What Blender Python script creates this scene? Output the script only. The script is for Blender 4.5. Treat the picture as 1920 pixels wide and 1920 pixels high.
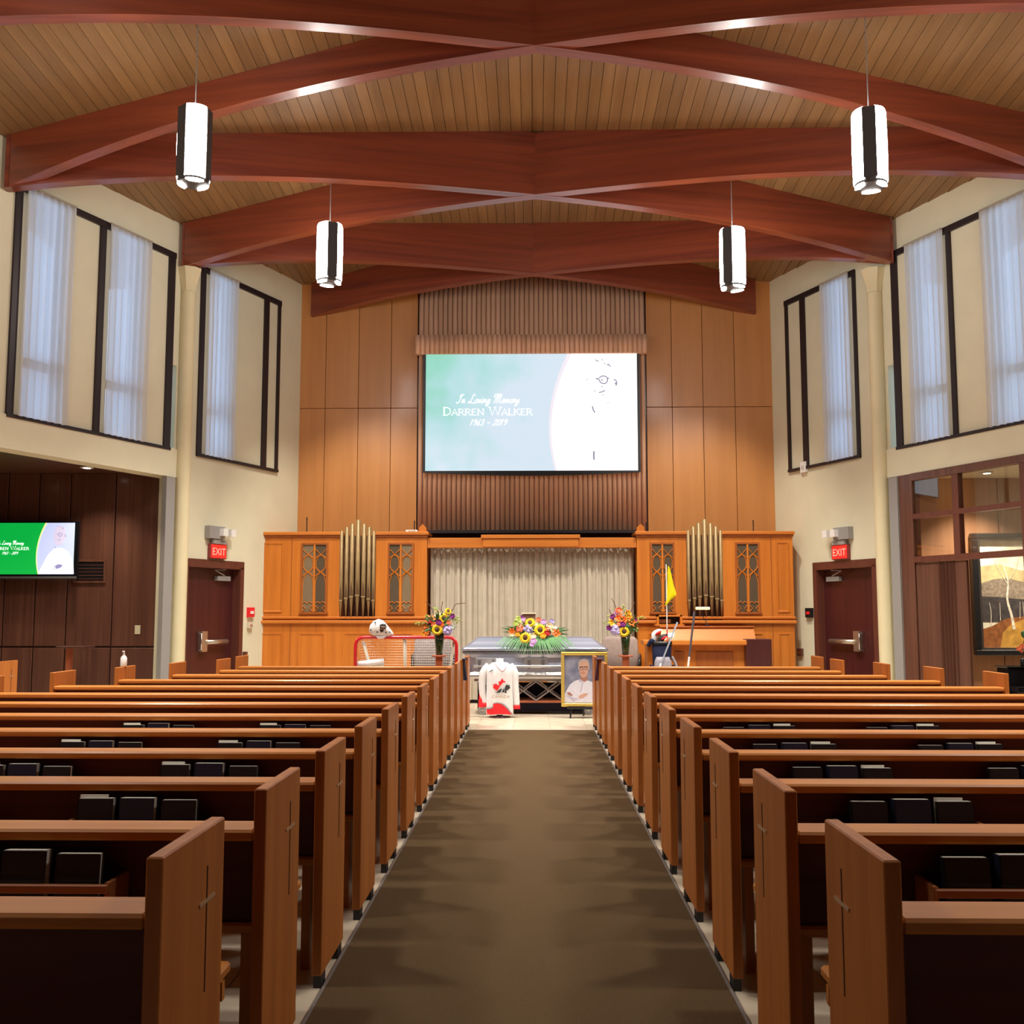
import bpy, math, random
from mathutils import Vector, Matrix
random.seed(7)
for o in list(bpy.data.objects): bpy.data.objects.remove(o)
scene = bpy.context.scene
COL = scene.collection
PI = math.pi
# ------------------------------------------------------------------ camera
FPX, YAW, PITCH, CAMH = 1950.0, -0.0202, 0.0975, 1.42
fw = Vector((math.sin(YAW)*math.cos(PITCH), math.cos(YAW)*math.cos(PITCH), math.sin(PITCH)))
rt = fw.cross(Vector((0, 0, 1))).normalized(); upv = rt.cross(fw)
CAM = Vector((0, 0, CAMH))
cd = bpy.data.cameras.new('camera'); cam = bpy.data.objects.new('camera', cd); COL.objects.link(cam)
cd.sensor_width = 36.0; cd.sensor_fit = 'HORIZONTAL'; cd.lens = 36.0*FPX/1920.0; cd.clip_end = 200
cam.matrix_world = Matrix(((rt.x, upv.x, -fw.x, CAM.x), (rt.y, upv.y, -fw.y, CAM.y), (rt.z, upv.z, -fw.z, CAM.z), (0, 0, 0, 1)))
scene.camera = cam
# ------------------------------------------------------------------ world, view
w = bpy.data.worlds.new('daylight'); scene.world = w; w.use_nodes = True
w.node_tree.nodes['Background'].inputs[0].default_value = (0.36, 0.61, 1.0, 1)
w.node_tree.nodes['Background'].inputs[1].default_value = 2.0
vs = scene.view_settings
vs.view_transform = 'Standard'; vs.look = 'None'; vs.gamma = 1.0; vs.use_curve_mapping = False
vs.exposure = 0.52
LAMP_EMIT = 30.0
SPOT_W = 700.0
DOWN_W = 900.0
def spot(name, loc, target, watts, ang, blend=0.6, size=0.06, col=(1, .93, .8)):
    l = bpy.data.lights.new(name, 'SPOT'); l.energy = watts; l.spot_size = math.radians(ang); l.spot_blend = blend
    l.shadow_soft_size = size; l.color = col
    o = bpy.data.objects.new(name, l); COL.objects.link(o); o.location = loc
    o.rotation_euler = (Vector(target)-Vector(loc)).to_track_quat('-Z', 'Y').to_euler()
    return o
# stage spots mounted on the ceiling behind the last crossing of beams
SPOTS = [((-2.6, 14.3, 7.0), (-2.6, 16.9, 1.4), SPOT_W, 62), ((2.6, 14.3, 7.0), (2.6, 16.9, 1.4), SPOT_W, 62),
         ((-0.9, 13.9, 7.15), (-0.5, 15.4, 0.9), SPOT_W*.62, 50), ((0.9, 13.9, 7.15), (0.5, 15.4, 0.9), SPOT_W*.62, 50)]
for i, (a, b, c, d) in enumerate(SPOTS): spot('stage_spot_light', a, b, c, d)

# ------------------------------------------------------------------ pixel helpers (photo is 1920 x 1920)
def ray(x, y): return fw + rt*((x-960)/FPX) + upv*((960-y)/FPX)
def A(x, y, Y):
    d = ray(x, y); return CAM + d*(Y/d.y)
def onplane(x, y, p0, n):
    d = ray(x, y); return CAM + d*((Vector(p0)-CAM).dot(n)/d.dot(n))
WB, WAL, WAR = 0.41, 5.18, 5.26           # side walls: |x| = WA - WB*(y-14.5)
def WL(x, y): return onplane(x, y, (-WAL, 14.5, 0), Vector((1, -WB, 0)))
def WR(x, y): return onplane(x, y, (WAR, 14.5, 0), Vector((1, WB, 0)))
def wx(y, s): return min((WAL if s < 0 else WAR) - WB*(y-14.5), 7.5)*s
def ceil_z(x, y): return 7.07 + 0.13*max(0.0, abs(wx(y, -1 if x < 0 else 1))-abs(x))

# ------------------------------------------------------------------ materials
def new_mat(name):
    m = bpy.data.materials.new(name); m.use_nodes = True
    nt = m.node_tree; return m, nt, nt.nodes['Principled BSDF']
def plain(name, col, rough=.5, metal=0., coat=0., noise=0., nscale=20., bump=0., bscale=200., trans=0., emit=None, es=0., spec=None):
    m, nt, b = new_mat(name)
    b.inputs['Base Color'].default_value = (*col, 1); b.inputs['Roughness'].default_value = rough; b.inputs['Metallic'].default_value = metal
    b.inputs['Coat Weight'].default_value = coat; b.inputs['Transmission Weight'].default_value = trans
    if spec is not None: b.inputs['Specular IOR Level'].default_value = spec
    if emit: b.inputs['Emission Color'].default_value = (*emit, 1); b.inputs['Emission Strength'].default_value = es
    if noise or bump:
        tc = nt.nodes.new('ShaderNodeTexCoord')
    if noise:
        n = nt.nodes.new('ShaderNodeTexNoise'); n.inputs['Scale'].default_value = nscale; n.inputs['Detail'].default_value = 4
        nt.links.new(tc.outputs['Object'], n.inputs['Vector'])
        r = nt.nodes.new('ShaderNodeValToRGB')
        r.color_ramp.elements[0].position = .3; r.color_ramp.elements[1].position = .7
        r.color_ramp.elements[0].color = (*[c*(1-noise) for c in col], 1); r.color_ramp.elements[1].color = (*[min(1, c*(1+noise)) for c in col], 1)
        nt.links.new(n.outputs['Fac'], r.inputs['Fac']); nt.links.new(r.outputs['Color'], b.inputs['Base Color'])
    if bump:
        n2 = nt.nodes.new('ShaderNodeTexNoise'); n2.inputs['Scale'].default_value = bscale; n2.inputs['Detail'].default_value = 3
        nt.links.new(tc.outputs['Object'], n2.inputs['Vector'])
        bp = nt.nodes.new('ShaderNodeBump'); bp.inputs['Strength'].default_value = bump; bp.inputs['Distance'].default_value = .02
        nt.links.new(n2.outputs['Fac'], bp.inputs['Height']); nt.links.new(bp.outputs['Normal'], b.inputs['Normal'])
    return m
def wood(name, c1, c2, axis='X', rough=.35, coat=.3, scale=9., stretch=.06, per_object=.0, crough=.15, spec=.5):
    m, nt, b = new_mat(name)
    tc = nt.nodes.new('ShaderNodeTexCoord'); mp = nt.nodes.new('ShaderNodeMapping')
    mp.inputs['Scale'].default_value = {'X': (stretch, 1, 1), 'Y': (1, stretch, 1), 'Z': (1, 1, stretch)}[axis]
    n = nt.nodes.new('ShaderNodeTexNoise'); n.inputs['Scale'].default_value = scale; n.inputs['Detail'].default_value = 7; n.inputs['Roughness'].default_value = .65
    r = nt.nodes.new('ShaderNodeValToRGB'); r.color_ramp.elements[0].position = .32; r.color_ramp.elements[1].position = .68
    r.color_ramp.elements[0].color = (*c1, 1); r.color_ramp.elements[1].color = (*c2, 1)
    oi = nt.nodes.new('ShaderNodeObjectInfo'); va = nt.nodes.new('ShaderNodeVectorMath'); va.operation = 'MULTIPLY_ADD'
    va.inputs[1].default_value = (31, 17, 23)
    nt.links.new(oi.outputs['Random'], va.inputs[0]); nt.links.new(tc.outputs['Object'], va.inputs[2])
    nt.links.new(va.outputs[0], mp.inputs['Vector']); nt.links.new(mp.outputs[0], n.inputs['Vector']); nt.links.new(n.outputs['Fac'], r.inputs['Fac'])
    out = r.outputs['Color']
    if per_object:
        hs = nt.nodes.new('ShaderNodeHueSaturation'); ma = nt.nodes.new('ShaderNodeMapRange')
        ma.inputs['To Min'].default_value = 1-per_object; ma.inputs['To Max'].default_value = 1+per_object
        nt.links.new(oi.outputs['Random'], ma.inputs['Value']); nt.links.new(ma.outputs[0], hs.inputs['Value']); nt.links.new(out, hs.inputs['Color']); out = hs.outputs['Color']
    nt.links.new(out, b.inputs['Base Color'])
    b.inputs['Roughness'].default_value = rough; b.inputs['Coat Weight'].default_value = coat; b.inputs['Coat Roughness'].default_value = crough; b.inputs['Specular IOR Level'].default_value = spec
    return m
def emissive(name, col, s):
    m, nt, b = new_mat(name)
    b.inputs['Base Color'].default_value = (*[c*.6 for c in col], 1)
    b.inputs['Emission Color'].default_value = (*col, 1); b.inputs['Emission Strength'].default_value = s
    b.inputs['Roughness'].default_value = .7
    return m
PLANK = wood('ceiling_pine', (.19, .10, .037), (.285, .16, .062), 'Y', .5, .1, 7, .05, .12)
BEAM = wood('beam_laminated_fir', (.14, .023, .011), (.30, .060, .021), 'X', .4, .6, 8, .03, .06, .22)
BEAMD = wood('beam_dark_stain', (.045, .013, .014), (.08, .022, .02), 'X', .4, .6, 8, .03, .06, .22)
PEW = wood('pew_oak', (.38, .125, .022), (.52, .195, .04), 'X', .40, .06, 12, .05, .05, .15, .22)
PEWZ = wood('pew_oak_upright', (.32, .095, .018), (.45, .15, .032), 'Z', .42, .06, 14, .05, .05, .15, .25)
ORG = wood('organ_oak', (.50, .14, .013), (.64, .205, .022), 'Z', .42, .2, 10, .06, .04)
ORGX = wood('organ_oak_rail', (.50, .14, .013), (.64, .205, .022), 'X', .5, .1, 10, .06, .04)
VENEER = wood('wall_veneer', (.46, .185, .045), (.54, .23, .06), 'Z', .45, .15, 6, .05, .05)
FLUTE = wood('flute_wood', (.68, .41, .26), (.80, .50, .34), 'Z', .6, 0, 8, .05, .08)
WALNUT = wood('walnut_panel', (.085, .030, .019), (.15, .060, .036), 'Z', .4, .3, 16, .03, .08)
WALNUTX = wood('walnut_trim', (.06, .02, .014), (.10, .036, .022), 'X', .4, .2, 16, .05, .05)
DOORW = wood('door_mahogany', (.05, .009, .010), (.075, .015, .014), 'Z', .35, .3, 14, .04)
FRAMEW = wood('door_frame_mahogany', (.10, .028, .018), (.14, .042, .026), 'Z', .4, .2, 14, .04)
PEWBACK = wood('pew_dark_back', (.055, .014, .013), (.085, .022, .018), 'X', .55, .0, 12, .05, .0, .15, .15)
PEDW = wood('pedestal_cherry', (.36, .085, .035), (.46, .13, .055), 'Z', .4, .2, 14, .05)
PLASTER = plain('cream_plaster', (.72, .69, .51), .8, noise=.03, nscale=3, bump=.08, bscale=90)
PLASTER2 = plain('cream_panel', (.72, .66, .46), .75, noise=.03, nscale=2)
COLM = plain('column_paint', (.74, .66, .42), .6, noise=.03, nscale=4)
GREYM = plain('grey_painted_steel', (.30, .29, .28), .6)
BRONZE = plain('dark_bronze_frame', (.028, .018, .020), .45, metal=.3)
BLACK = plain('black_satin', (.010, .010, .012), .4)
BLACKGL = plain('black_gloss', (.008, .008, .010), .12, coat=.5)
CARPET = plain('brown_carpet', (.115, .071, .034), .95, noise=.35, nscale=260, bump=.5, bscale=500, spec=.1)
CARPETE = plain('carpet_binding', (.16, .13, .115), .8)
TILE = plain('beige_stone_tile', (.60, .50, .38), .35, noise=.10, nscale=5, coat=.1)
CHROME = plain('chrome', (.75, .75, .76), .22, metal=1)
SILVER = plain('brushed_silver', (.52, .51, .53), .3, metal=1)
WHITEP = plain('white_plastic', (.80, .80, .78), .35)
GOLD = plain('gold_leaf_frame', (.72, .50, .12), .35, metal=.55)
GLASS = None
def glass_mat(name, tint=(1, 1, 1), refl=.09):
    m = bpy.data.materials.new(name); m.use_nodes = True; nt = m.node_tree
    for n in list(nt.nodes): nt.nodes.remove(n)
    o = nt.nodes.new('ShaderNodeOutputMaterial'); t = nt.nodes.new('ShaderNodeBsdfTransparent'); t.inputs[0].default_value = (*tint, 1)
    g = nt.nodes.new('ShaderNodeBsdfGlossy'); g.inputs['Roughness'].default_value = .02
    lw = nt.nodes.new('ShaderNodeLayerWeight'); lw.inputs['Blend'].default_value = .5
    pw = nt.nodes.new('ShaderNodeMath'); pw.operation = 'POWER'; pw.inputs[1].default_value = 4
    fr = nt.nodes.new('ShaderNodeMath'); fr.operation = 'MULTIPLY_ADD'; fr.inputs[1].default_value = .85; fr.inputs[2].default_value = refl
    nt.links.new(lw.outputs['Facing'], pw.inputs[0]); nt.links.new(pw.outputs[0], fr.inputs[0])
    mx = nt.nodes.new('ShaderNodeMixShader')
    nt.links.new(fr.outputs[0], mx.inputs[0]); nt.links.new(t.outputs[0], mx.inputs[1]); nt.links.new(g.outputs[0], mx.inputs[2]); nt.links.new(mx.outputs[0], o.inputs[0])
    return m
GLASS = glass_mat('clear_glass')
def fabric(name, col, transl=.5, alpha=0.0):
    m = bpy.data.materials.new(name); m.use_nodes = True; nt = m.node_tree
    for n in list(nt.nodes): nt.nodes.remove(n)
    o = nt.nodes.new('ShaderNodeOutputMaterial'); d = nt.nodes.new('ShaderNodeBsdfDiffuse'); d.inputs[0].default_value = (*col, 1)
    t = nt.nodes.new('ShaderNodeBsdfTranslucent'); t.inputs[0].default_value = (*col, 1)
    mx = nt.nodes.new('ShaderNodeMixShader'); mx.inputs[0].default_value = transl
    nt.links.new(d.outputs[0], mx.inputs[1]); nt.links.new(t.outputs[0], mx.inputs[2]); last = mx
    if alpha:
        tr = nt.nodes.new('ShaderNodeBsdfTransparent'); m2 = nt.nodes.new('ShaderNodeMixShader'); m2.inputs[0].default_value = alpha
        nt.links.new(mx.outputs[0], m2.inputs[1]); nt.links.new(tr.outputs[0], m2.inputs[2]); last = m2
    nt.links.new(last.outputs[0], o.inputs[0]); return m
SHEER = fabric('sheer_curtain', (.80, .80, .80), .5, .06)
DRAPE = plain('grey_drape', (.54, .475, .375), .9, noise=.06, nscale=6)

# ------------------------------------------------------------------ mesh helpers
def mlink(name, me, mat, parent=None, smooth=False):
    o = bpy.data.objects.new(name, me); COL.objects.link(o)
    if mat and not me.materials: me.materials.append(mat)
    if smooth:
        for p in me.polygons: p.use_smooth = True
    if parent: o.parent = parent
    return o
class MB:
    def __init__(s): s.v = []; s.f = []
    def add(s, vs, fs, M=None):
        b = len(s.v)
        s.v += [tuple(M @ Vector(p)) if M else tuple(p) for p in vs]
        s.f += [tuple(i+b for i in f) for f in fs]; return s
    def box(s, a, b, M=None):
        x0, y0, z0 = a; x1, y1, z1 = b
        return s.add([(x0, y0, z0), (x1, y0, z0), (x1, y1, z0), (x0, y1, z0), (x0, y0, z1), (x1, y0, z1), (x1, y1, z1), (x0, y1, z1)],
                     [(0, 3, 2, 1), (4, 5, 6, 7), (0, 1, 5, 4), (1, 2, 6, 5), (2, 3, 7, 6), (3, 0, 4, 7)], M)
    def cbox(s, c, d, M=None):
        return s.box([c[i]-d[i]/2 for i in range(3)], [c[i]+d[i]/2 for i in range(3)], M)
    def bbox(s, a, b, r=.006, M=None):          # box with chamfered edges
        x0, y0, z0 = a; x1, y1, z1 = b; V = []
        for z, i in ((z0, r), (z0+r, 0), (z1-r, 0), (z1, r)):
            X0, X1, Y0, Y1 = x0+i, x1-i, y0+i, y1-i; k = r*.7 if i == 0 else 0
            V += [(X0+k, Y0, z), (X1-k, Y0, z), (X1, Y0+k, z), (X1, Y1-k, z), (X1-k, Y1, z), (X0+k, Y1, z), (X0, Y1-k, z), (X0, Y0+k, z)]
        Fs = [tuple(range(7, -1, -1)), tuple(range(24, 32))]
        for j in range(3):
            for i in range(8):
                Fs.append((j*8+i, j*8+(i+1) % 8, j*8+8+(i+1) % 8, j*8+8+i))
        return s.add(V, Fs, M)
    def tube(s, pts, r, n=8, M=None, cap=True):
        pts = [Vector(p) for p in pts]; rs = r if isinstance(r, (list, tuple)) else [r]*len(pts); V = []; Fs = []
        ref = None
        for i, p in enumerate(pts):
            t = (pts[min(i+1, len(pts)-1)]-pts[max(i-1, 0)]).normalized()
            if ref is None: ref = Vector((0, 0, 1)) if abs(t.z) < .9 else Vector((1, 0, 0))
            a = (ref - t*ref.dot(t)).normalized(); bb = t.cross(a); ref = a
            for k in range(n):
                q = 2*PI*k/n; V.append(p + (a*math.cos(q)+bb*math.sin(q))*rs[i])
        for i in range(len(pts)-1):
            for k in range(n): Fs.append((i*n+k, i*n+(k+1) % n, (i+1)*n+(k+1) % n, (i+1)*n+k))
        if cap: Fs += [tuple(range(n-1, -1, -1)), tuple(range((len(pts)-1)*n, len(pts)*n))]
        return s.add(V, Fs, M)
    def lathe(s, prof, n=20, M=None):           # prof: (r,z)
        V = []; Fs = []
        for r, z in prof:
            for k in range(n): V.append((r*math.cos(2*PI*k/n), r*math.sin(2*PI*k/n), z))
        for i in range(len(prof)-1):
            for k in range(n): Fs.append((i*n+k, i*n+(k+1) % n, (i+1)*n+(k+1) % n, (i+1)*n+k))
        Fs += [tuple(range(n-1, -1, -1)), tuple(range((len(prof)-1)*n, len(prof)*n))]
        return s.add(V, Fs, M)
    def loft(s, rings, M=None, cap=True, closed=True):
        n = len(rings[0]); V = [p for r in rings for p in r]; Fs = []
        for i in range(len(rings)-1):
            for k in range(n if closed else n-1): Fs.append((i*n+k, i*n+(k+1) % n, (i+1)*n+(k+1) % n, (i+1)*n+k))
        if cap: Fs += [tuple(range(n-1, -1, -1)), tuple(range((len(rings)-1)*n, len(rings)*n))]
        return s.add(V, Fs, M)
    def ball(s, c, r, n=8, m=6, sc=(1, 1, 1), jit=0., M=None):
        V = [(c[0], c[1], c[2]-r*sc[2])]; Fs = []
        for i in range(1, m):
            th = -PI/2+PI*i/m
            for k in range(n):
                q = 2*PI*k/n; j = 1+random.uniform(-jit, jit)
                V.append((c[0]+r*sc[0]*j*math.cos(th)*math.cos(q), c[1]+r*sc[1]*j*math.cos(th)*math.sin(q), c[2]+r*sc[2]*j*math.sin(th)))
        V.append((c[0], c[1], c[2]+r*sc[2])); e = len(V)-1
        for k in range(n):
            Fs.append((0, 1+(k+1) % n, 1+k)); Fs.append((e, e-n+k, e-n+(k+1) % n))
            for i in range(m-2): Fs.append((1+i*n+k, 1+i*n+(k+1) % n, 1+(i+1)*n+(k+1) % n, 1+(i+1)*n+k))
        return s.add(V, Fs, M)
    def prism(s, poly, y0, y1, M=None):         # poly in (x,z), extruded along y
        n = len(poly); V = [(x, y0, z) for x, z in poly]+[(x, y1, z) for x, z in poly]
        Fs = [tuple(range(n)), tuple(range(2*n-1, n-1, -1))]
        for k in range(n): Fs.append((k, n+k, n+(k+1) % n, (k+1) % n))
        return s.add(V, Fs, M)
    def poly(s, pts, M=None): return s.add(pts, [tuple(range(len(pts)))], M)
    def ribbon(s, pts, wd, y, M=None):          # flat stroke in the x,z plane facing -y
        V = []; Fs = []
        for i, p in enumerate(pts):
            a = pts[max(i-1, 0)]; b = pts[min(i+1, len(pts)-1)]; dx, dz = b[0]-a[0], b[1]-a[1]; L = math.hypot(dx, dz) or 1
            h = (wd[i] if isinstance(wd, (list, tuple)) else wd)/2
            V += [(p[0]-dz/L*h, y, p[1]+dx/L*h), (p[0]+dz/L*h, y, p[1]-dx/L*h)]
        for i in range(len(pts)-1): Fs.append((2*i, 2*i+1, 2*i+3, 2*i+2))
        return s.add(V, Fs, M)
    def mesh(s, name):
        me = bpy.data.meshes.new(name); me.from_pydata(s.v, [], s.f); me.update(); return me
    def build(s, name, mat, parent=None, smooth=False, world=False):
        if world and parent is not None:
            Mi = (Matrix.Translation(parent.location) @ parent.rotation_euler.to_matrix().to_4x4()).inverted()
            s.v = [tuple(Mi @ Vector(p)) for p in s.v]
        return mlink(name, s.mesh(name), mat, parent, smooth)
def smoothline(pts, n=6):
    out = []; P = [pts[0]]+list(pts)+[pts[-1]]
    for i in range(1, len(P)-2):
        a, b, c, d = P[i-1], P[i], P[i+1], P[i+2]
        for k in range(n):
            t = k/n
            out.append(tuple(.5*((2*b[j])+(-a[j]+c[j])*t+(2*a[j]-5*b[j]+4*c[j]-d[j])*t*t+(-a[j]+3*b[j]-3*c[j]+d[j])*t**3) for j in range(len(b))))
    out.append(tuple(P[-2])); return out
def tag(o, label=None, cat=None, group=None, kind=None):
    if label: o['label'] = label
    if cat: o['category'] = cat
    if group: o['group'] = group
    if kind: o['kind'] = kind
    return o
def thing(name, label, cat, loc=(0, 0, 0), rz=0, group=None):
    o = bpy.data.objects.new(name, None); COL.objects.link(o); o.location = loc; o.rotation_euler = (0, 0, rz); o.empty_display_size = .1
    return tag(o, label, cat, group)
def struct(name, mb, mat, smooth=False): return tag(mb.build(name, mat, None, smooth), kind='structure')
def text_mesh(name, body, size, mat, M, parent=None, shear=0., ext=0.0, align='CENTER'):
    cu = bpy.data.curves.new(name, 'FONT'); cu.body = body; cu.size = size; cu.align_x = align; cu.shear = shear; cu.extrude = ext; cu.resolution_u = 3
    t = bpy.data.objects.new(name, cu); COL.objects.link(t)
    dg = bpy.context.evaluated_depsgraph_get(); me = bpy.data.meshes.new_from_object(t.evaluated_get(dg))
    bpy.data.objects.remove(t); me.transform(M); me.materials.clear(); return mlink(name, me, mat, parent)
def frame_M(c, yaw=0., tilt=0.):   # local x,z = picture plane, faces -y
    return Matrix.Translation(c) @ Matrix.Rotation(yaw, 4, 'Z') @ Matrix.Rotation(tilt, 4, 'X')
ORD = ['front', 'second', 'third', 'fourth', 'fifth', 'sixth', 'seventh', 'eighth', 'ninth', 'tenth', 'eleventh', 'twelfth', 'rearmost']
SIDE = {-1: 'hockey goal side', 1: 'golf flag side'}
# ================================================================== STRUCTURE
WN = math.sqrt(1+WB*WB)
def wp(y, s, o, z): return (wx(y, s) - s*o/WN, y - WB*o/WN, z)
def wbox(mb, y0, y1, z0, z1, s, o0, o1):
    V = [wp(y0, s, o0, z0), wp(y0, s, o1, z0), wp(y1, s, o1, z0), wp(y1, s, o0, z0), wp(y0, s, o0, z1), wp(y0, s, o1, z1), wp(y1, s, o1, z1), wp(y1, s, o0, z1)]
    Fs = [(0, 3, 2, 1), (4, 5, 6, 7), (0, 1, 5, 4), (1, 2, 6, 5), (2, 3, 7, 6), (3, 0, 4, 7)]
    if s > 0: Fs = [tuple(reversed(f)) for f in Fs]
    return mb.add(V, Fs)
BACK = 17.45
ZS, ZT, ZF, ZC = 3.76, 6.55, 3.355, 7.07
# ---- floor: slab with tile grid, single tiles where they can be told apart
m, nt, b = new_mat('tile_floor_slab')
tc = nt.nodes.new('ShaderNodeTexCoord'); br = nt.nodes.new('ShaderNodeTexBrick'); br.offset = 0; br.squash = 1
br.inputs['Color1'].default_value = (.58, .48, .36, 1); br.inputs['Color2'].default_value = (.54, .44, .33, 1); br.inputs['Mortar'].default_value = (.25, .2, .15, 1)
br.inputs['Scale'].default_value = 1; br.inputs['Mortar Size'].default_value = .003; br.inputs['Brick Width'].default_value = .46; br.inputs['Row Height'].default_value = .46
nt.links.new(tc.outputs['Object'], br.inputs['Vector']); nt.links.new(br.outputs['Color'], b.inputs['Base Color']); b.inputs['Roughness'].default_value = .4
floor = struct('floor', MB().box((-9.8, -3.6, -.12), (9.8, 17.7, -.006)), m)
tm = MB().bbox((-.2275, -.2275, -.0055), (.2275, .2275, 0), .002).mesh('tile')
def tile(ix, iy):
    o = mlink('tile', tm, TILE, floor); o.location = (ix*.46-.02, iy*.46+.2, 0)
for iy in range(28, 34):
    for ix in range(-8, 9): tile(ix, iy)
for iy in range(4, 28):
    for ix in (-4, -3, -2, 2, 3, 4): tile(ix, iy)
# ---- carpet runner
cp = thing('carpet_runner', 'long brown carpet runner lying along the aisle between the pews', 'carpet', (-.03, 5, 0))
MB().box((-.79, -3.2, .001), (.735, 12.85, .011)).build('pile', CARPET, cp, world=True)
for x in (-.802, .735): MB().box((x, -3.2, .001), (x+.012, 12.85, .014)).build('edge_binding', CARPETE, cp, world=True)
MB().box((-.79, 12.85, .001), (.735, 12.87, .013)).build('edge_binding', CARPETE, cp, world=True)
# ---- side walls
OPEN = {-1: [(12.16, 12.70, ZS, ZT), (13.39, 13.95, ZS, ZT), (14.52, 14.62, ZS+.02, 4.98), (15.25, 15.74, ZS, ZT)],
        1: [(12.53, 13.06, ZS, ZT), (13.81, 14.33, ZS, ZT), (14.70, 14.84, ZS+.02, 4.98), (15.58, 16.05, ZS, ZT)]}
COLY = {-1: 14.74, 1: 14.98}
DOOR = {-1: (14.93, 16.06), 1: (15.24, 16.46)}
for s, nm in ((-1, 'left'), (1, 'right')):
    mb = MB(); ye = 17.6
    wbox(mb, 9.1, ye, ZT, 7.6, s, -.2, 0)                    # band above the windows
    y = 9.1
    for (a, b_, z0, z1) in OPEN[s]:
        wbox(mb, y, a, ZS, ZT, s, -.2, 0)
        if z1 < ZT: wbox(mb, a, b_, z1, ZT, s, -.2, 0); wbox(mb, a, b_, ZS, z0, s, -.2, 0)
        y = b_
    wbox(mb, y, ye, ZS, ZT, s, -.2, 0)
    wbox(mb, 9.1, COLY[s], ZF, ZS, s, -.25, .03)              # fascia over the alcove
    d0, d1 = DOOR[s]
    wbox(mb, COLY[s]-.12, d0, 0, ZS, s, -.25, 0); wbox(mb, d0, d1, 2.13, ZS, s, -.25, 0); wbox(mb, d1, ye, 0, ZS, s, -.25, 0)
    struct('wall_'+nm, mb, PLASTER)
struct('wall_rear', MB().box((-9.8, -3.8, 0), (9.8, -3.55, 8.4)), WALNUTX)
struct('wall_rear_left', MB().box((-7.75, -3.6, 0), (-7.38, 9.15, 8.2)), WALNUTX)
struct('wall_rear_right', MB().box((7.38, -3.6, 0), (7.75, 9.15, 8.2)), WALNUTX)
# ---- alcove shells
def slab_poly(s):
    ye = 14.8 if s < 0 else 15.62
    P = [wp(8.6, s, -.24, 0)[:2], wp(ye, s, -.24, 0)[:2], (9.7*s, ye), (9.7*s, 8.6)]
    n = len(P); return MB().add([(a, b, 3.44) for a, b in P]+[(a, b, 3.52) for a, b in P], [tuple(range(n)), tuple(range(2*n-1, n-1, -1))]+[(k, (k+1) % n, n+(k+1) % n, n+k) for k in range(n)])
x0 = -9.7
al = struct('wall_alcove', MB().box((x0, 14.80, 0), (-5.32, 14.95, 3.6)).box((x0-.15, 8.6, 0), (x0, 14.95, 3.6)).box((x0, 8.5, 0), (-7.2, 8.65, 3.6)), WALNUTX)
edges = [-60, 14, 72, 131, 216, 303]
xs = [A(e, 1000, 14.78).x for e in edges]
zr = A(150, 1213, 14.78).z
for i in range(len(xs)-1):
    a, b_ = xs[i]+.008, xs[i+1]-.008
    o = MB().bbox((a-(a+b_)/2, -.02, zr+.012), (b_-(a+b_)/2, .02, 3.44), .006).build('panel', WALNUT, al); o.location = ((a+b_)/2, 14.78, 0)
    o = MB().bbox((a-(a+b_)/2, -.02, .1), (b_-(a+b_)/2, .02, zr-.012), .006).build('panel', WALNUT, al); o.location = ((a+b_)/2, 14.78, 0)
struct('ceiling_alcove_left', slab_poly(-1), WALNUT)
sr = struct('wall_side_room', MB().box((5.08, 15.62, 0), (9.8, 15.75, 3.6)).box((9.65, 8.6, 0), (9.8, 15.7, 3.6)).box((7.2, 8.5, 0), (9.8, 8.65, 3.6)), WALNUTX)
SIDEW = wood('side_room_lit_walnut', (.30, .15, .08), (.40, .21, .115), 'Z', .4, .25, 14, .03, .06)  # paler copy of the alcove walnut, its lit look put into the colour
xs = [A(e, 1000, 15.6).x for e in (1700, 1789, 1872, 1960, 2050)]
for i in range(len(xs)-1):
    a, b_ = xs[i]+.006, xs[i+1]-.006
    o = MB().bbox((a-(a+b_)/2, -.02, .1), (b_-(a+b_)/2, .02, 3.44), .006).build('panel', SIDEW, sr); o.location = ((a+b_)/2, 15.6, 0)
struct('ceiling_alcove_right', slab_poly(1), PLASTER2)
# ---- back wall with veneer panels
bw = struct('wall_back', MB().box((-4.6, BACK+.03, 0), (4.6, BACK+.2, 8.0)), WALNUTX)
zs_ = A(640, 766, BACK).z
for E_ in ((547, 610, 672, 733, 783), (1212, 1260, 1318, 1378, 1440)):
    for i in range(4):
        a, b_ = A(E_[i], 760, BACK).x, A(E_[i+1], 760, BACK).x
        if E_[i] == 547: a -= .35
        if E_[i+1] == 1440: b_ += .35
        c = (a+b_)/2
        for z0, z1 in ((.05, zs_-.004), (zs_+.004, ceil_z(c, BACK)+.12)):
            o = MB().bbox((a-c+.004, -.02, z0), (b_-c-.004, .03, z1), .004).build('panel', VENEER, bw); o.location = (c, BACK, 0)
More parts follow.
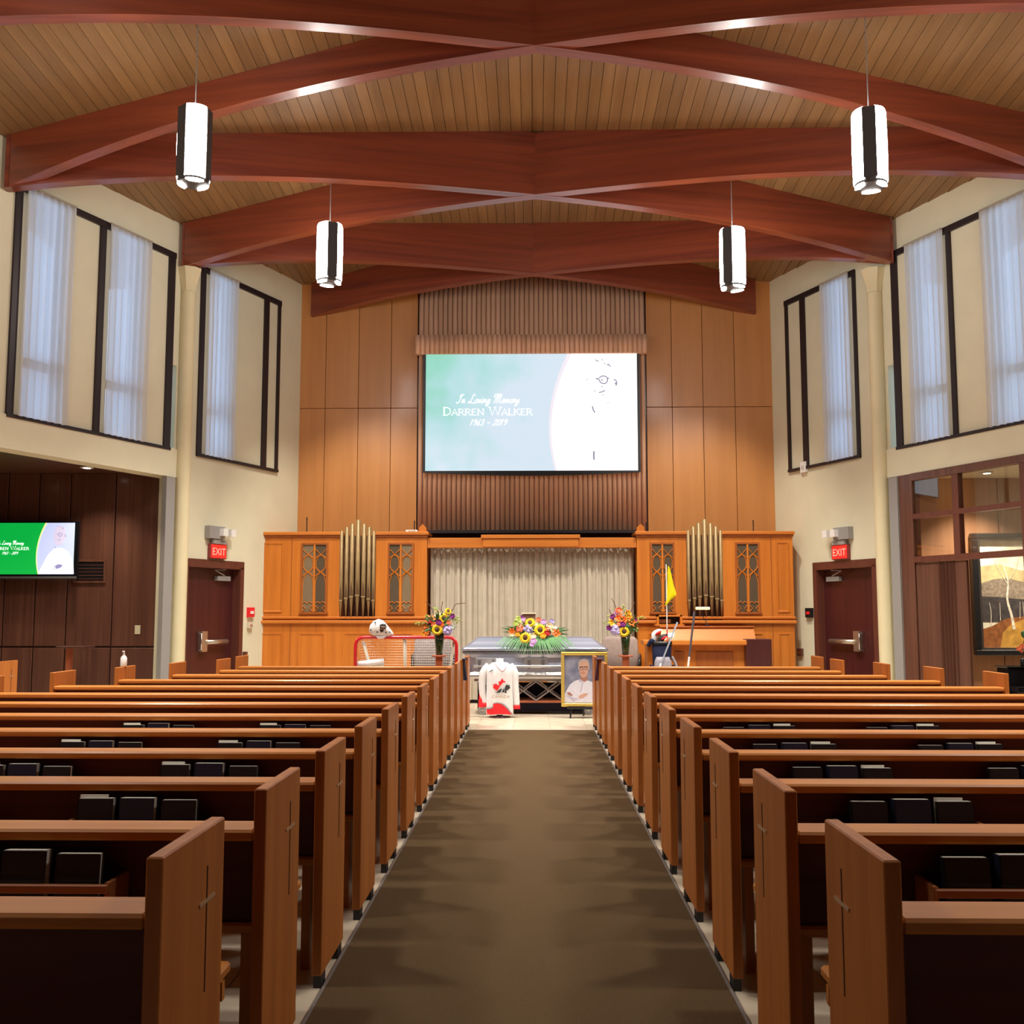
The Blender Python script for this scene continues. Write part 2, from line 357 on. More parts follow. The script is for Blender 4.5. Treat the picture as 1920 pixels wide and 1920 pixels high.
# ---- fluted timber field behind the screen
fa, fb = A(784, 900, BACK).x, A(1211, 900, BACK).x
zl = A(990, 996, BACK-.05).z
NR = 47; pitch = (fb-fa)/NR
def ribmesh(h, r, name='rib'):
    mb = MB(); n = 6; V = []; 
    for z in (0, h):
        for k in range(n+1):
            q = PI*k/n; V.append((-r*math.cos(q), -r*1.05*math.sin(q), z))
    Fs = [(k, k+1, n+1+k+1, n+1+k) for k in range(n)]+[tuple(range(n, -1, -1)), tuple(range(n+1, 2*n+2))]
    return mb.add(V, Fs).mesh(name)
ff = thing('fluted_wall_panel', 'tall fluted brown timber panel behind the projection screen', 'wall panel', ((fa+fb)/2, BACK, zl))
MB().box((fa, BACK-.045, zl), (fb, BACK-.018, 7.6)).build('backing', WALNUTX, ff, world=True)
rm = ribmesh(7.5-zl, pitch*.47)
for i in range(NR):
    o = mlink('rib', rm, FLUTE, ff, True); o.location = (fa+pitch*(i+.5)-(fa+fb)/2, -.045, 0)
# ledge under the flutes
MB().box((A(803, 996, BACK).x, BACK-.30, zl-.05), (A(1193, 996, BACK).x, BACK-.02, zl+.0)).build('dark_ledge', BRONZE, ff, world=True)
# valance that houses the screen
za, zb = A(990, 663, BACK-.2).z, A(990, 628, BACK-.2).z
va, vb = A(779, 640, BACK-.2).x, A(1213, 640, BACK-.2).x
vl = thing('screen_valance', 'ribbed light brown pelmet box above the projection screen', 'pelmet', ((va+vb)/2, BACK-.1, za))
MB().box((va, BACK-.20, za), (vb, BACK-.10, zb)).build('box', FLUTE, vl, world=True)
p2 = (vb-va)/48; rm2 = ribmesh(zb-za, p2*.46, 'pelmet_rib')
for i in range(48):
    o = mlink('rib', rm2, FLUTE, vl, True); o.location = (va+p2*(i+.5)-(va+vb)/2, -.10, 0)
# ---- ceiling
mb = MB()
xsC = [i*.75 for i in range(-10, 11)]; ysC = [-3.6, 0, 3, 6, 8.9, 10, 11, 12, 13, 14, 15, 16, 17, 17.7]
V = [(x, y, ceil_z(x, y)+.035) for y in ysC for x in xsC]; n = len(xsC)
mb.add(V, [(j*n+i, j*n+i+1, (j+1)*n+i+1, (j+1)*n+i) for j in range(len(ysC)-1) for i in range(n-1)])
DARKGAP = plain('dark_board_joint', (.03, .014, .006), .9)
ceil = struct('ceiling', mb, DARKGAP)
PW = .14
for i in range(-53, 53):
    a, b_ = i*PW+.003, (i+1)*PW-.003
    xm = min(abs(a), abs(b_)); ye = min(17.48, 14.5+(5.3-xm)/WB)
    ys = [y for y in (-3.5, 8.9) if y < ye-.2]+[8.9+(ye-8.9)*k/4 for k in (1, 2, 3, 4)] if ye > 9.3 else [-3.5, ye]
    c = (a+b_)/2; rings = []
    for y in ys:
        za_, zb_ = ceil_z(a, y), ceil_z(b_, y)
        rings.append([(a-c, y, za_), (b_-c, y, zb_), (b_-c, y, zb_+.022), (a-c, y, za_+.022)])
    o = MB().loft(rings).build('plank', PLANK, ceil); o.location = (c, 0, 0)
# ---- crossing laminated beams
def beam(p0, p1, z0, z1, zm, label, wd=.16, mat=None):
    p0, p1 = Vector(p0), Vector(p1); L = (p1-p0).length; rz = math.atan2(p1.y-p0.y, p1.x-p0.x)
    rings = []; N = 28; nx = Vector((-math.sin(rz), math.cos(rz)))
    for i in range(N+1):
        t = i/N; p = p0.lerp(p1, t); u = 2*t-1
        zb_ = (z0*(1-t)+z1*t) + (zm-(z0+z1)/2)*(1-abs(u)**2.5)
        q0, q1 = p+nx*wd/2, p-nx*wd/2
        rings.append([(t*L, -wd/2, zb_), (t*L, wd/2, zb_), (t*L, wd/2, ceil_z(q0.x, q0.y)-.001), (t*L, -wd/2, ceil_z(q1.x, q1.y)-.001)])
    o = MB().loft(rings).build('roof_beam', mat or BEAM); o.location = (p0.x, p0.y, 0); o.rotation_euler = (0, 0, rz)
    return tag(o, label, 'beam', 'crossing arched roof beams')
for j, (ya, yb, zm, za_, zb_, tx) in enumerate(((9.0, 11.8, 7.40, 6.62, 6.45, 'crossing pair farthest from the screen'), (11.8, 14.62, 6.94, 6.43, 6.43, 'middle crossing pair, resting on the round columns'), (14.62, 17.44, 6.83, 6.43, 6.5, 'crossing pair in front of the fluted wall'))):
    for s in (-1, 1):
        xa, xb = wx(ya, s)*.995, wx(yb, -s)*.98
        if j == 2: xb = -s*3.78
        beam((xa, ya), (xb, yb), za_, zb_, zm, 'arched red-brown laminated roof beam starting from %s, %s' % (SIDE[s], tx))
# ---- columns
for s in (-1, 1):
    yc = COLY[s]; p = Vector(wp(yc, s, .06, 0))
    t = thing('column', 'cream round column with flared capital beside the exit door, '+SIDE[s], 'column', p)
    MB().lathe([(.105, z_) for z_ in (0, .01, 1, 2, 3, 4, 5, 6, 6.09, 6.1)], 20).build('shaft', COLM, t, True)
    MB().lathe([(.105, 6.1), (.12, 6.2), (.15, 6.32), (.185, 6.44)], 8).build('capital', COLM, t)
    mb = MB(); wbox(mb, yc-.30, yc-.14, 0, ZF-.01, s, -.02, .06)
    tag(mb.build('steel_post', GREYM), 'narrow grey steel post standing beside the cream column, '+SIDE[s], 'post')
# ---- window frames, glass, curtains
def along(s, y): return y*WN
nwin = 0
MULL = {-1: [(11.96, 12.05), (13.20, 13.29), (14.40, 14.515), (15.04, 15.13), (16.46, 16.57), (16.80, 16.86)],
        1: [(12.33, 12.42), (13.64, 13.71), (14.585, 14.695), (15.41, 15.47), (16.55, 16.66), (16.97, 17.03)]}
for s in (-1, 1):
    mul = MULL[s]
    for (ya, yb, zlo, zhi, bars) in ((mul[0][0], mul[2][1], ZS, ZT, mul[:3]), (mul[3][0], mul[5][1], ZS, ZT, mul[3:])):
        nwin += 1
        mb = MB()
        wbox(mb, ya, yb, zhi-.03, zhi+.055, s, .0, .04); wbox(mb, ya, yb, zlo-.03, zlo+.012, s, .0, .045)
        f = struct('window_%d' % nwin, mb, BRONZE)
        for a, b_ in bars:
            q = MB(); wbox(q, a, b_, zlo, zhi, s, 0, .03); q.build('mullion', BRONZE, f)
        for (a, b_, z0, z1) in OPEN[s]:
            if not (ya-.1 < a < yb+.2): continue
            q = MB(); wbox(q, a, b_, z0, z1, s, -.13, -.12); q.build('pane', GLASS, f)
            if z1 < ZT: continue
            q = MB(); wbox(q, a, b_, 4.42, 4.52, s, -.16, -.08); q.build('transom', BRONZE, f)
            q = MB(); wbox(q, a, a+.05, z0, z1, s, -.16, -.08); wbox(q, b_-.05, b_, z0, z1, s, -.16, -.08); q.build('side_bar', BRONZE, f)
NUMW = ['farthest from the column', 'between the dark bars next to the column', '', 'past the column, above the exit door']
for s in (-1, 1):
    for k, (a, b_, z0, z1) in enumerate(OPEN[s]):
        if z1 < ZT: continue
        a -= .10; b_ += .05; NX, NZ = 54, 14; V = []; Fs = []; ph = random.random()*6
        for j in range(NZ+1):
            f = j/NZ; z = z0-.0+(z1+.03-z0)*f
            for i in range(NX+1):
                u = i/NX; amp = .022*(1 if f < .93 else .55)
                o_ = .080+amp*(math.sin(u*6.3*7+ph+.5*math.sin(3*f))+.45*math.sin(u*6.3*13+ph*2-f))
                pinch = 1-.03*math.sin(f*PI)
                yy = a+(b_-a)*(.5+(u-.5)*pinch)
                V.append(wp(yy, s, o_, z))
        for j in range(NZ):
            for i in range(NX): Fs.append((j*(NX+1)+i, j*(NX+1)+i+1, (j+1)*(NX+1)+i+1, (j+1)*(NX+1)+i))
        c = thing('sheer_curtain', 'white sheer window curtain %s, %s' % (NUMW[k], SIDE[s]), 'curtain', wp((a+b_)/2, s, .07, z0), group='sheer curtains on the high windows')
        MB().add(V, Fs).build('cloth', SHEER, c, True, world=True)
        q = MB(); q.tube([wp(a, s, .095, z1+.03), wp(b_, s, .095, z1+.03)], .012, 8); q.build('rod_header', plain('curtain_header', (.35, .31, .24), .8), c, world=True)
# ---- doors in the side walls
STEEL = plain('satin_steel', (.60, .52, .42), .35, metal=.9)
for s, n_ in ((-1, 1), (1, 2)):
    d0, d1 = DOOR[s]; mb = MB()
    wbox(mb, d0-.10, d0+.02, 0, 2.13, s, -.22, .025); wbox(mb, d1-.02, d1+.06, 0, 2.13, s, -.22, .025); wbox(mb, d0-.10, d1+.06, 2.10, 2.22, s, -.22, .025)
    dr = struct('door_%d' % n_, mb, FRAMEW)
    q = MB(); wbox(q, d0+.02, d1-.02, .01, 2.10, s, -.17, -.12); q.build('leaf', DOORW, dr)
    yb_ = (d0+d1)/2; e = .02
    hin = d1-.1; lat = d0+.28
    q = MB(); q.tube([wp(d0+.50, s, -.045, 1.0), wp(d1-.2, s, -.045, 1.0)], .035, 10); q.build('push_bar', STEEL, dr, True)
    q = MB(); wbox(q, d0+.40, d0+.52, .86, 1.16, s, -.12, -.05); q.build('latch_case', STEEL, dr)
    q = MB(); q.tube([wp(d0+.36, s, -.10, 1.14), wp(d0+.36, s, -.02, 1.12), wp(d0+.36, s, -.02, .9), wp(d0+.36, s, -.10, .88)], .014, 8); q.build('pull_handle', CHROME, dr, True)
    q = MB(); wbox(q, d1-.42, d1-.14, 1.92, 1.99, s, -.12, -.06); q.build('closer', GREYM, dr)
    q = MB(); q.tube([wp(d1-.28, s, -.06, 2.0), wp(d1-.55, s, .0, 2.07), wp(d1-.3, s, -.02, 2.09)], .01, 6); q.build('closer_arm', GREYM, dr)
    # exit sign with emergency lamps
    pe = WL(404, 1036) if s < 0 else WR(1580, 1036)
    y = pe.y
    t = thing('exit_sign', 'glowing red exit sign above the dark door beside the column, '+SIDE[s], 'exit sign', wp(y, s, 0, 2.24), group='exit signs')
    q = MB(); wbox(q, y-.17, y+.17, 2.24, 2.46, s, .005, .06); q.build('case', plain('exit_case', (.25, .03, .03), .5), t, world=True)
    q = MB(); wbox(q, y-.155, y+.155, 2.252, 2.448, s, .06, .064); q.build('face', emissive('exit_red', (1, .02, .012), .8), t, world=True)
    ang = math.atan2(1, -s*WB)   # direction of the wall in plan
    rz_ = -s*(PI/2-math.atan(WB))
    M = Matrix.Translation(wp(y, s, .067, 2.295)) @ Matrix.Rotation(rz_, 4, 'Z') @ Matrix.Rotation(PI/2, 4, 'X')
    text_mesh('lettering', 'EXIT', .15, emissive('exit_letters', (1, .30, .22), 1.0), Matrix.Identity(4), t)
    lt = t.children[-1]; lt.data.transform((Matrix.Translation(t.location).inverted()) @ M)
    q = MB(); wbox(q, y-.13, y+.13, 2.46, 2.53, s, .005, .08); q.build('bracket', GREYM, t, world=True)
    g = thing('emergency_light', 'grey emergency light box with two lamp heads over the exit sign, '+SIDE[s], 'emergency light', wp(y, s, 0, 2.535), group='emergency lights')
    q = MB(); wbox(q, y-.24, y+.08, 2.535, 2.72, s, .005, .10); q.build('battery_box', GREYM, g, world=True)
    for dy in (.0, .17):
        q = MB(); wbox(q, y+dy-.03, y+dy+.07, 2.58, 2.69, s, .10, .17); q.build('lamp_head', WHITEP, g, world=True)
        q = MB(); q.tube([wp(y+dy+.02, s, .09, 2.63), wp(y+dy+.02, s, .12, 2.63)], .02, 6); q.build('swivel', GREYM, g, world=True)
# ================================================================== PEWS
Y0, SP = 2.313, .885
XA = {-1: -.8065, 1: .7514}
XO = {-1: {12: -3.69, 11: -3.66, 10: -3.90, 9: -4.13, 8: -4.36}, 1: {12: 3.56, 11: 3.55, 10: 3.77, 9: 3.99, 8: 4.21}}
GROOVE = plain('cross_groove', (.05, .012, .006), .6)
BRASS = plain('cross_inlay', (.55, .40, .26), .25, metal=.5)
BOOKC = plain('black_book_cover', (.012, .012, .018), .38)
BOOKN = plain('navy_book_cover', (.014, .018, .045), .38)
PAGES = plain('book_pages', (.78, .76, .68), .8)
RACK = wood('rack_wood', (.28, .085, .025), (.38, .125, .04), 'X', .4, .2, 16, .06)
def pew(xa, xo, y0, label, group, side, racks=(), detail=True):
    s = -1 if xo < xa else 1
    t = thing('pew', label, 'pew', ((xa+xo)/2, y0+.3, 0), 0, group)
    lo, hi = min(xa, xo), max(xa, xo); th = .038
    for xe, aisle in ((xa, True), (xo, False)):
        a, b_ = (xe, xe+s*th) if aisle else (xe-s*th, xe)
        pn = MB().bbox((min(a, b_), y0, .05), (max(a, b_), y0+.456, .892), .004).build('end_panel', PEWZ, t, world=True)
        for fy in (.02, .36): MB().box((min(a, b_)+.004, y0+fy, 0), (max(a, b_)-.004, y0+fy+.08, .052)).build('foot', BLACK, t, world=True)
        if aisle:
            f0, f1 = (xe-s*.0015, xe+s*.002)
            loc = t.location
            g = MB().box((min(f0, f1)-loc.x, y0+.314-loc.y, .50), (max(f0, f1)-loc.x, y0+.320-loc.y, .80)).build('cross_upright', GROOVE, pn)
            f0 = xe-s*.003
            g = MB().box((min(f0, f1)-loc.x, y0+.258-loc.y, .713), (max(f0, f1)-loc.x, y0+.376-loc.y, .722)).build('cross_arm', BRASS, pn)
    i0, i1 = lo+th, hi-th
    # back rest, raked
    P = [(y0+.045, .738), (y0+.075, .738), (y0+.20, .44), (y0+.165, .44)]
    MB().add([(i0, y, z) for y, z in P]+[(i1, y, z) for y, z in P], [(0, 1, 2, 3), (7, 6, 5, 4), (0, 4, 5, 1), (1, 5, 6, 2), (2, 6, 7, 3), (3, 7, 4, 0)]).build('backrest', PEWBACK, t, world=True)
    MB().bbox((i0, y0+.002, .736), (i1, y0+.15, .770), .008).build('top_rail', PEW, t, world=True)
    MB().bbox((i0-.0, y0+.14, .425), (i1, y0+.68, .458), .008).build('seat', PEW, t, world=True)
    MB().box((i0, y0+.60, .375), (i1, y0+.625, .425)).build('seat_apron', PEW, t, world=True)
    n = max(2, int((hi-lo)/1.7)+1)
    for k in range(n):
        x = xa+s*.11+(xo-xa-s*.22)*k/(n-1)
        MB().box((x-.018, y0+.22, 0), (x+.018, y0+.58, .425)).build('seat_support', PEWZ, t, world=True)
    for rx in racks:
        r = MB().bbox((rx-.27, y0-.085, .603), (rx+.27, y0-.067, .628), .003).build('book_rack', RACK, t, world=True)
        L = t.location
        m_ = MB().box((rx-.27, y0-.085, .505), (rx+.27, y0+.12, .519)).box((rx-.27, y0-.067, .505), (rx-.256, y0+.085, .63)).box((rx+.256, y0-.067, .505), (rx+.27, y0+.085, .63))
        m_.v = [(x-L.x, y-L.y, z-L.z) for x, y, z in m_.v]; m_.build('rack_shelf', RACK, r)
    return t
RK = {-1: (-1.52, -2.40), 1: (1.43, 2.33)}
def book(x, y0, k, side, rack, i, s):
    mat = BOOKN if (i == 1) else BOOKC
    h = (.188, .198, .192)[i] + random.uniform(-.004, .004); wd = .135; dp = (.034, .05, .044)[i]
    pos = ('nearest the aisle', 'in the middle', 'farthest from the aisle')[i]
    lab = 'dark hymn book %s of %s pew rack, %s row, %s' % (pos, ('inner', 'outer')[rack], ORD[12-k], SIDE[s])
    t = thing('hymn_book', lab, 'book', (x, y0-.034, .519), random.uniform(-.02, .02), 'hymn books in the pew racks')
    t.rotation_euler.x = -.10
    MB().box((-wd/2, -dp/2, 0), (wd/2, -dp/2+.004, h)).box((-wd/2, dp/2-.004, 0), (wd/2, dp/2, h)).box((-wd/2, -dp/2, 0), (-wd/2+.005, dp/2, h)).build('cover', mat, t)
    MB().box((-wd/2+.005, -dp/2+.004, .004), (wd/2-.006, dp/2-.004, h+.002)).build('pages', PAGES, t)
    if i == 2: MB().box((-wd/2+.0, -.002, .02), (wd/2-.03, .010, h+.014)).build('inserted_booklet', PAGES, t)
for s in (-1, 1):
    for k in range(13):
        xo = XO[s].get(k, s*min(6.9, abs(XO[s][8])+.23*(8-k)))
        racks = RK[s] if 0 < k < 8 else ()
        pew(XA[s], xo, Y0+SP*k, 'oak pew on the %s of the aisle, %s row%s' % (SIDE[s], ORD[12-k], ' from the casket' if 0 < k < 12 else ''), 'oak pews along the aisle', s, racks)
        if 1 <= k <= 5:
            for r, rx in enumerate(RK[s]):
                for i, dx in enumerate((-.16, 0, .16)):
                    x = rx - s*(-dx)
                    q = 1003+1950*x/(Y0+SP*k)
                    if q < -60 or q > 1980: continue
                    book(x, Y0+SP*k, k, s, r, i, s)
pew(-5.9, -7.9, 11.45, 'short oak pew standing in the wood panelled side alcove below the television', None, -1)
# sanitizer bottle on a pew end
t = thing('sanitizer_bottle', 'small white pump bottle standing on an outer pew end', 'bottle', (XO[-1][9]+.019, Y0+SP*9+.18, .892))
MB().lathe([(.028, 0), (.032, .01), (.032, .085), (.02, .105), (.012, .11)], 12).build('body', WHITEP, t, True)
MB().lathe([(.012, .108), (.012, .13), (.006, .131), (.006, .15)], 8).box((-.006, -.03, .145), (.006, .008, .157)).build('pump', WHITEP, t)
# strips of cloth hung on the pew ends near the front
for s, c_, nm in ((-1, (.012, .015, .04), 'navy'), (1, (.07, .008, .02), 'maroon')):
    k = 11; x = XA[s]; y = Y0+SP*k
    NAVY = plain(nm+'_cloth', c_, .85)
    t = thing('reserved_sash', '%s cloth sash hung over the aisle end of a pew, %s' % (nm, SIDE[s]), 'sash', (x, y, .6))
    MB().box((x-.012 if s < 0 else x-.012-.03, y-.03, .893), (x+.05, y+.16, .903)).build('fold', NAVY, t, world=True)
    pts = [(x-s*.006+(-s)*.0, y+.02, .90), (x-s*.012, y+.02, .78), (x-s*.02, y+.03, .66)]
    a = -s
    MB().loft([[(x+a*.004, y-.02, .90), (x+a*.012, y-.02, .90), (x+a*.012, y+.15, .90), (x+a*.004, y+.15, .90)],
               [(x+a*.006, y-.01, .78), (x+a*.03, y-.01, .78), (x+a*.03, y+.13, .78), (x+a*.006, y+.13, .78)],
               [(x+a*.008, y+.01, .66), (x+a*.045, y+.01, .655), (x+a*.045, y+.11, .655), (x+a*.008, y+.11, .66)]]).build('tail', NAVY, t, world=True)
# ================================================================== PENDANT LAMPS
SHADE = emissive('lamp_shade_glow', (1, .97, .92), LAMP_EMIT)
STRAP = plain('lamp_strap', (.05, .045, .045), .5)
def pendant(x, y, zb, label, rot):
    h, r = .77, .163
    t = thing('pendant_lamp', label, 'pendant lamp', (x, y, zb), rot, 'tall cylindrical pendant lamps')
    for k in range(3):
        a0 = 2*PI*k/3+.36; a1 = 2*PI*(k+1)/3-.36; n = 10; V = []
        for z, rr in ((.03, r*.97), (.06, r), (h*.5, r*1.03), (h-.03, r), (h, r*.94)):
            for i in range(n+1):
                q = a0+(a1-a0)*i/n; V.append((rr*math.cos(q), rr*math.sin(q), z))
        MB().add(V, [(j*(n+1)+i, j*(n+1)+i+1, (j+1)*(n+1)+i+1, (j+1)*(n+1)+i) for j in range(4) for i in range(n)]).build('shade_panel', SHADE, t, True)
        q = 2*PI*k/3; M = Matrix.Rotation(q, 4, 'Z')
        MB().box((r*.86, -.064, .045), (r*.97, .064, h-.01), M).build('strap', STRAP, t)
        q = 2*PI*(k+.5)/3; V = []
        for i in range(9):
            f = q-.62+1.24*i/8; V.append((r*.93*math.cos(f), r*.93*math.sin(f), -.008))
        V.append((r*.62*math.cos(q+.5), r*.62*math.sin(q+.5), -.008)); V.append((r*.62*math.cos(q-.5), r*.62*math.sin(q-.5), -.008))
        MB().add(V+[(a, b_, .03) for a, b_, c in V], [tuple(range(10, -1, -1)), tuple(range(11, 22))]+[(i, (i+1) % 11, 11+(i+1) % 11, 11+i) for i in range(11)]).build('bottom_lens', SHADE, t)
    MB().lathe([(r*.90, 0), (r*.96, .015), (r*.96, .045), (r*.9, .05)], 24).build('bottom_plate', STRAP, t)
    MB().lathe([(r*.86, h-.04), (r*.86, h-.025)], 24).build('top_plate', STRAP, t)
    MB().tube([(0, 0, h-.03), (0, 0, ceil_z(x, y)-zb-.01)], .006, 6).build('suspension_rod', GREYM, t)
    MB().lathe([(.03, ceil_z(x, y)-zb-.03), (.03, ceil_z(x, y)-zb-.012)], 12).build('canopy', STRAP, t)
def lamp_down(x, y, z, k=1.0):     # the open bottom of each pendant throws light down
    spot('pendant_downlight', (x, y, z-.03), (x, y, 0), DOWN_W*k, 125, .9, .3, (1, .95, .86))
_pendant = pendant
def pendant(x, y, zb, label, rot, k=1.0): _pendant(x, y, zb, label, rot); lamp_down(x, y, zb, k)
p = A(362, 345, 9.95); pendant(p.x, 9.95, p.z, 'glowing cylindrical pendant lamp farther from the screen, hockey goal side', math.radians(-125))
p = A(1633, 351, 9.95); pendant(p.x, 9.95, p.z, 'glowing cylindrical pendant lamp farther from the screen, golf flag side', math.radians(-108))
for s in (-1, 1):
    pendant(s*4.4, 7.2, 5.85, 'glowing cylindrical pendant lamp hanging over the middle pews, %s' % SIDE[s], .5)
    pendant(s*4.2, 3.9, 5.85, 'glowing cylindrical pendant lamp hanging over the rear pews, %s' % SIDE[s], .5, .45)
p = A(617, 531, 13.0); pendant(p.x, 13.0, p.z, 'glowing cylindrical pendant lamp nearer the screen, hockey goal side', math.radians(-65))
p = A(1375, 541, 13.0); pendant(p.x, 13.0, p.z, 'glowing cylindrical pendant lamp nearer the screen, golf flag side', math.radians(-125))
# ================================================================== ORGAN SCREEN
YF = 16.62
def X_(px, Y=YF): return A(px, 1100, Y).x
def Z_(py, Y=YF, px=960): return A(px, py, Y).z
ZTOP, ZDAD = Z_(1001), Z_(1166)
PIPE = plain('organ_pipe_brass', (.33, .22, .10), .45, metal=.35, noise=.12, nscale=8)
PIPEB = plain('organ_pipe_lip', (.62, .46, .25), .3, metal=.6)
PANE_D = plain('lattice_cloth_dark', (.085, .055, .028), .7, noise=.15, nscale=60)
PANE_L = plain('lattice_cloth_tan', (.20, .14, .075), .7, noise=.15, nscale=60)
MOULD = wood('organ_moulding', (.30, .075, .014), (.40, .115, .02), 'Z', .38, .25, 12, .06)
def tracery(par, x0, x1, z0, z1, mats):
    L = par.location
    def loc(mb): mb.v = [(x-L.x, y-L.y, z-L.z) for x, y, z in mb.v]; return mb
    fr = MB()
    for a, b_, c, d in ((x0-.03, x0, z0-.03, z1+.03), (x1, x1+.03, z0-.03, z1+.03)): fr.box((a, YF-.022, c), (b_, YF, d))
    fr.box((x0, YF-.022, z1), (x1, YF, z1+.03)).box((x0-.045, YF-.035, z0-.035), (x1+.045, YF, z0-.005))
    w2 = loc(fr).build('lattice_window', MOULD, par)
    xm = (x0+x1)/2
    loc(MB().box((xm-.014, YF-.02, z0), (xm+.014, YF, z1))).build('mullion', ORG, w2)
    for i, (a, b_) in enumerate(((x0, xm-.014), (xm+.014, x1))):
        loc(MB().box((a, YF-.004, z0), (b_, YF+.002, z1))).build('pane', mats[i], w2)
        h = z1-z0; c = (a+b_)/2; hw = (b_-a)/2; r = .008; y = YF-.010
        tr = MB(); T = lambda pts: tr.tube([(c+u*hw, y, z0+v*h) for u, v in pts], r, 4)
        T([(-1, .0), (-.95, .44), (-.6, .54), (0, .59)]); T([(1, .0), (.95, .44), (.6, .54), (0, .59)])
        T([(-.95, .13), (-.4, .15), (0, .12), (.4, .15), (.95, .13)]); T([(-1, .10), (-.35, .05), (-1, .0)]); T([(1, .10), (.35, .05), (1, .0)])
        T([(.9*math.cos(q), .715+.125*math.sin(q)) for q in [2*PI*k/14 for k in range(15)]])
        T([(-1, .53), (0, .60), (1, .53)]); T([(-1, .66), (0, .59), (1, .66)])
        T([(-1, .80), (0, .86), (1, .80)]); T([(-1, .93), (0, .85), (1, .93)])
        loc(tr).build('tracery', ORG, w2)
def raised(par, x0, x1, z0, z1, nm='raised_panel'):
    L = par.location; d = .04
    mb = MB().loft([[(x0, YF, z0), (x1, YF, z0), (x1, YF, z1), (x0, YF, z1)], [(x0, YF-.016, z0), (x1, YF-.016, z0), (x1, YF-.016, z1), (x0, YF-.016, z1)],
                    [(x0+.015, YF-.016, z0+.015), (x1-.015, YF-.016, z0+.015), (x1-.015, YF-.016, z1-.015), (x0+.015, YF-.016, z1-.015)],
                    [(x0+.03, YF-.003, z0+.03), (x1-.03, YF-.003, z0+.03), (x1-.03, YF-.003, z1-.03), (x0+.03, YF-.003, z1-.03)]])
    mb.v = [(x-L.x, y-L.y, z-L.z) for x, y, z in mb.v]; return mb.build(nm, ORG, par)
def organ(pxs, flip, label, wins, pipes, lower, outer):
    xs = [X_(p) for p in pxs]; lo, hi = min(xs), max(xs)
    t = thing('organ_screen', label, 'organ case', ((lo+hi)/2, YF+.3, 0))
    b0, b1 = sorted((X_(pipes[0]), X_(pipes[1])))
    MB().box((lo, YF, ZDAD), (b0, YF+.55, ZTOP)).build('upper_case', ORG, t, world=True)
    MB().box((b1, YF, ZDAD), (hi, YF+.55, ZTOP)).build('upper_case', ORG, t, world=True)
    MB().box((lo, YF, 0), (hi, YF+.55, ZDAD)).build('lower_case', ORG, t, world=True)
    MB().box((b0, YF+.30, ZDAD), (b1, YF+.55, ZTOP)).build('pipe_recess', WALNUTX, t, world=True)
    for a, b_ in ((lo, b0), (b1, hi)):
        MB().bbox((a-.03, YF-.05, ZTOP-.02), (b_+.03, YF+.57, ZTOP+.035), .01).build('cornice', ORGX, t, world=True)
        MB().bbox((a-.015, YF-.025, ZTOP-.055), (b_+.015, YF, ZTOP-.02), .006).build('cornice_moulding', MOULD, t, world=True)
    MB().bbox((lo-.03, YF-.055, ZDAD-.03), (hi+.03, YF, ZDAD+.025), .012).build('dado_rail', ORGX, t, world=True)
    MB().bbox((lo-.02, YF-.03, ZDAD+.045), (hi+.02, YF, ZDAD+.085), .01).build('dado_moulding', ORGX, t, world=True)
    for wpx, mats in wins: tracery(t, X_(wpx[0]), X_(wpx[1]), Z_(1147), Z_(1021), mats)
    for a, b_ in lower: raised(t, X_(a), X_(b_), .16, Z_(1187))
    raised(t, X_(outer[0]), X_(outer[1]), Z_(1148), Z_(1017))
    for px in pxs[1:-1]:
        x = X_(px); MB().box((x-.006, YF-.006, .1), (x+.006, YF, ZTOP-.06)).build('stile_bead', MOULD, t, world=True)
    # the pipes
    cx = (pipes[0]+pipes[1])/2
    for i, (dx, top, mth, r) in enumerate(((-31, 994.7, 1126, 3.4), (-21.2, 988, 1122, 3.9), (-11.2, 981.6, 1119, 4.3), (0, 974.5, 1116.5, 4.6), (11.1, 982, 1119, 4.3), (21, 988, 1123, 3.9), (29.8, 995, 1126, 3.4))):
        x = X_(cx+dx, YF-.02); zt, zm, zb_ = Z_(top), Z_(mth), ZDAD+.085; R_ = r*YF/FPX
        L = t.location; M = Matrix.Translation((x-L.x, YF-.03-L.y, -L.z))
        pp = MB().lathe([(R_*.22, zb_), (R_*.9, zm-.02), (R_, zm), (R_, zt-.004), (R_*.86, zt-.002), (R_*.86, zt-.06)], 14, M).build('organ_pipe', PIPE, t, True)
        MB().box((-R_*.85, -R_*1.12, zm-.012), (R_*.85, -R_*.6, zm+.012), M).build('mouth_lip', PIPEB, pp)
        MB().prism([(-R_*.7, zm+.02), (R_*.7, zm+.02), (0, zm+.26)], -R_*1.03, -R_*.75, M).build('mouth_shield', plain('pipe_mouth', (.15, .08, .04), .5, metal=.4) if i == 0 and flip else bpy.data.materials['pipe_mouth'], pp)
    return t
ol = organ((480, 546, 800), True, 'carved oak organ case with brass pipes behind the hockey goal', [((567, 611), (PANE_L, PANE_D)), ((730, 772), (PANE_D, PANE_L))], (637, 704), [(492, 531), (562, 610), (645, 700), (722, 775)], (494, 530))
organ((1195, 1447, 1488), False, 'carved oak organ case with brass pipes behind the golf flag', [((1223, 1262), (PANE_D, PANE_D)), ((1383, 1422), (PANE_D, PANE_D))], (1289, 1356), [(1215, 1270), (1290, 1345), (1380, 1430), (1458, 1480)], (1457, 1480))
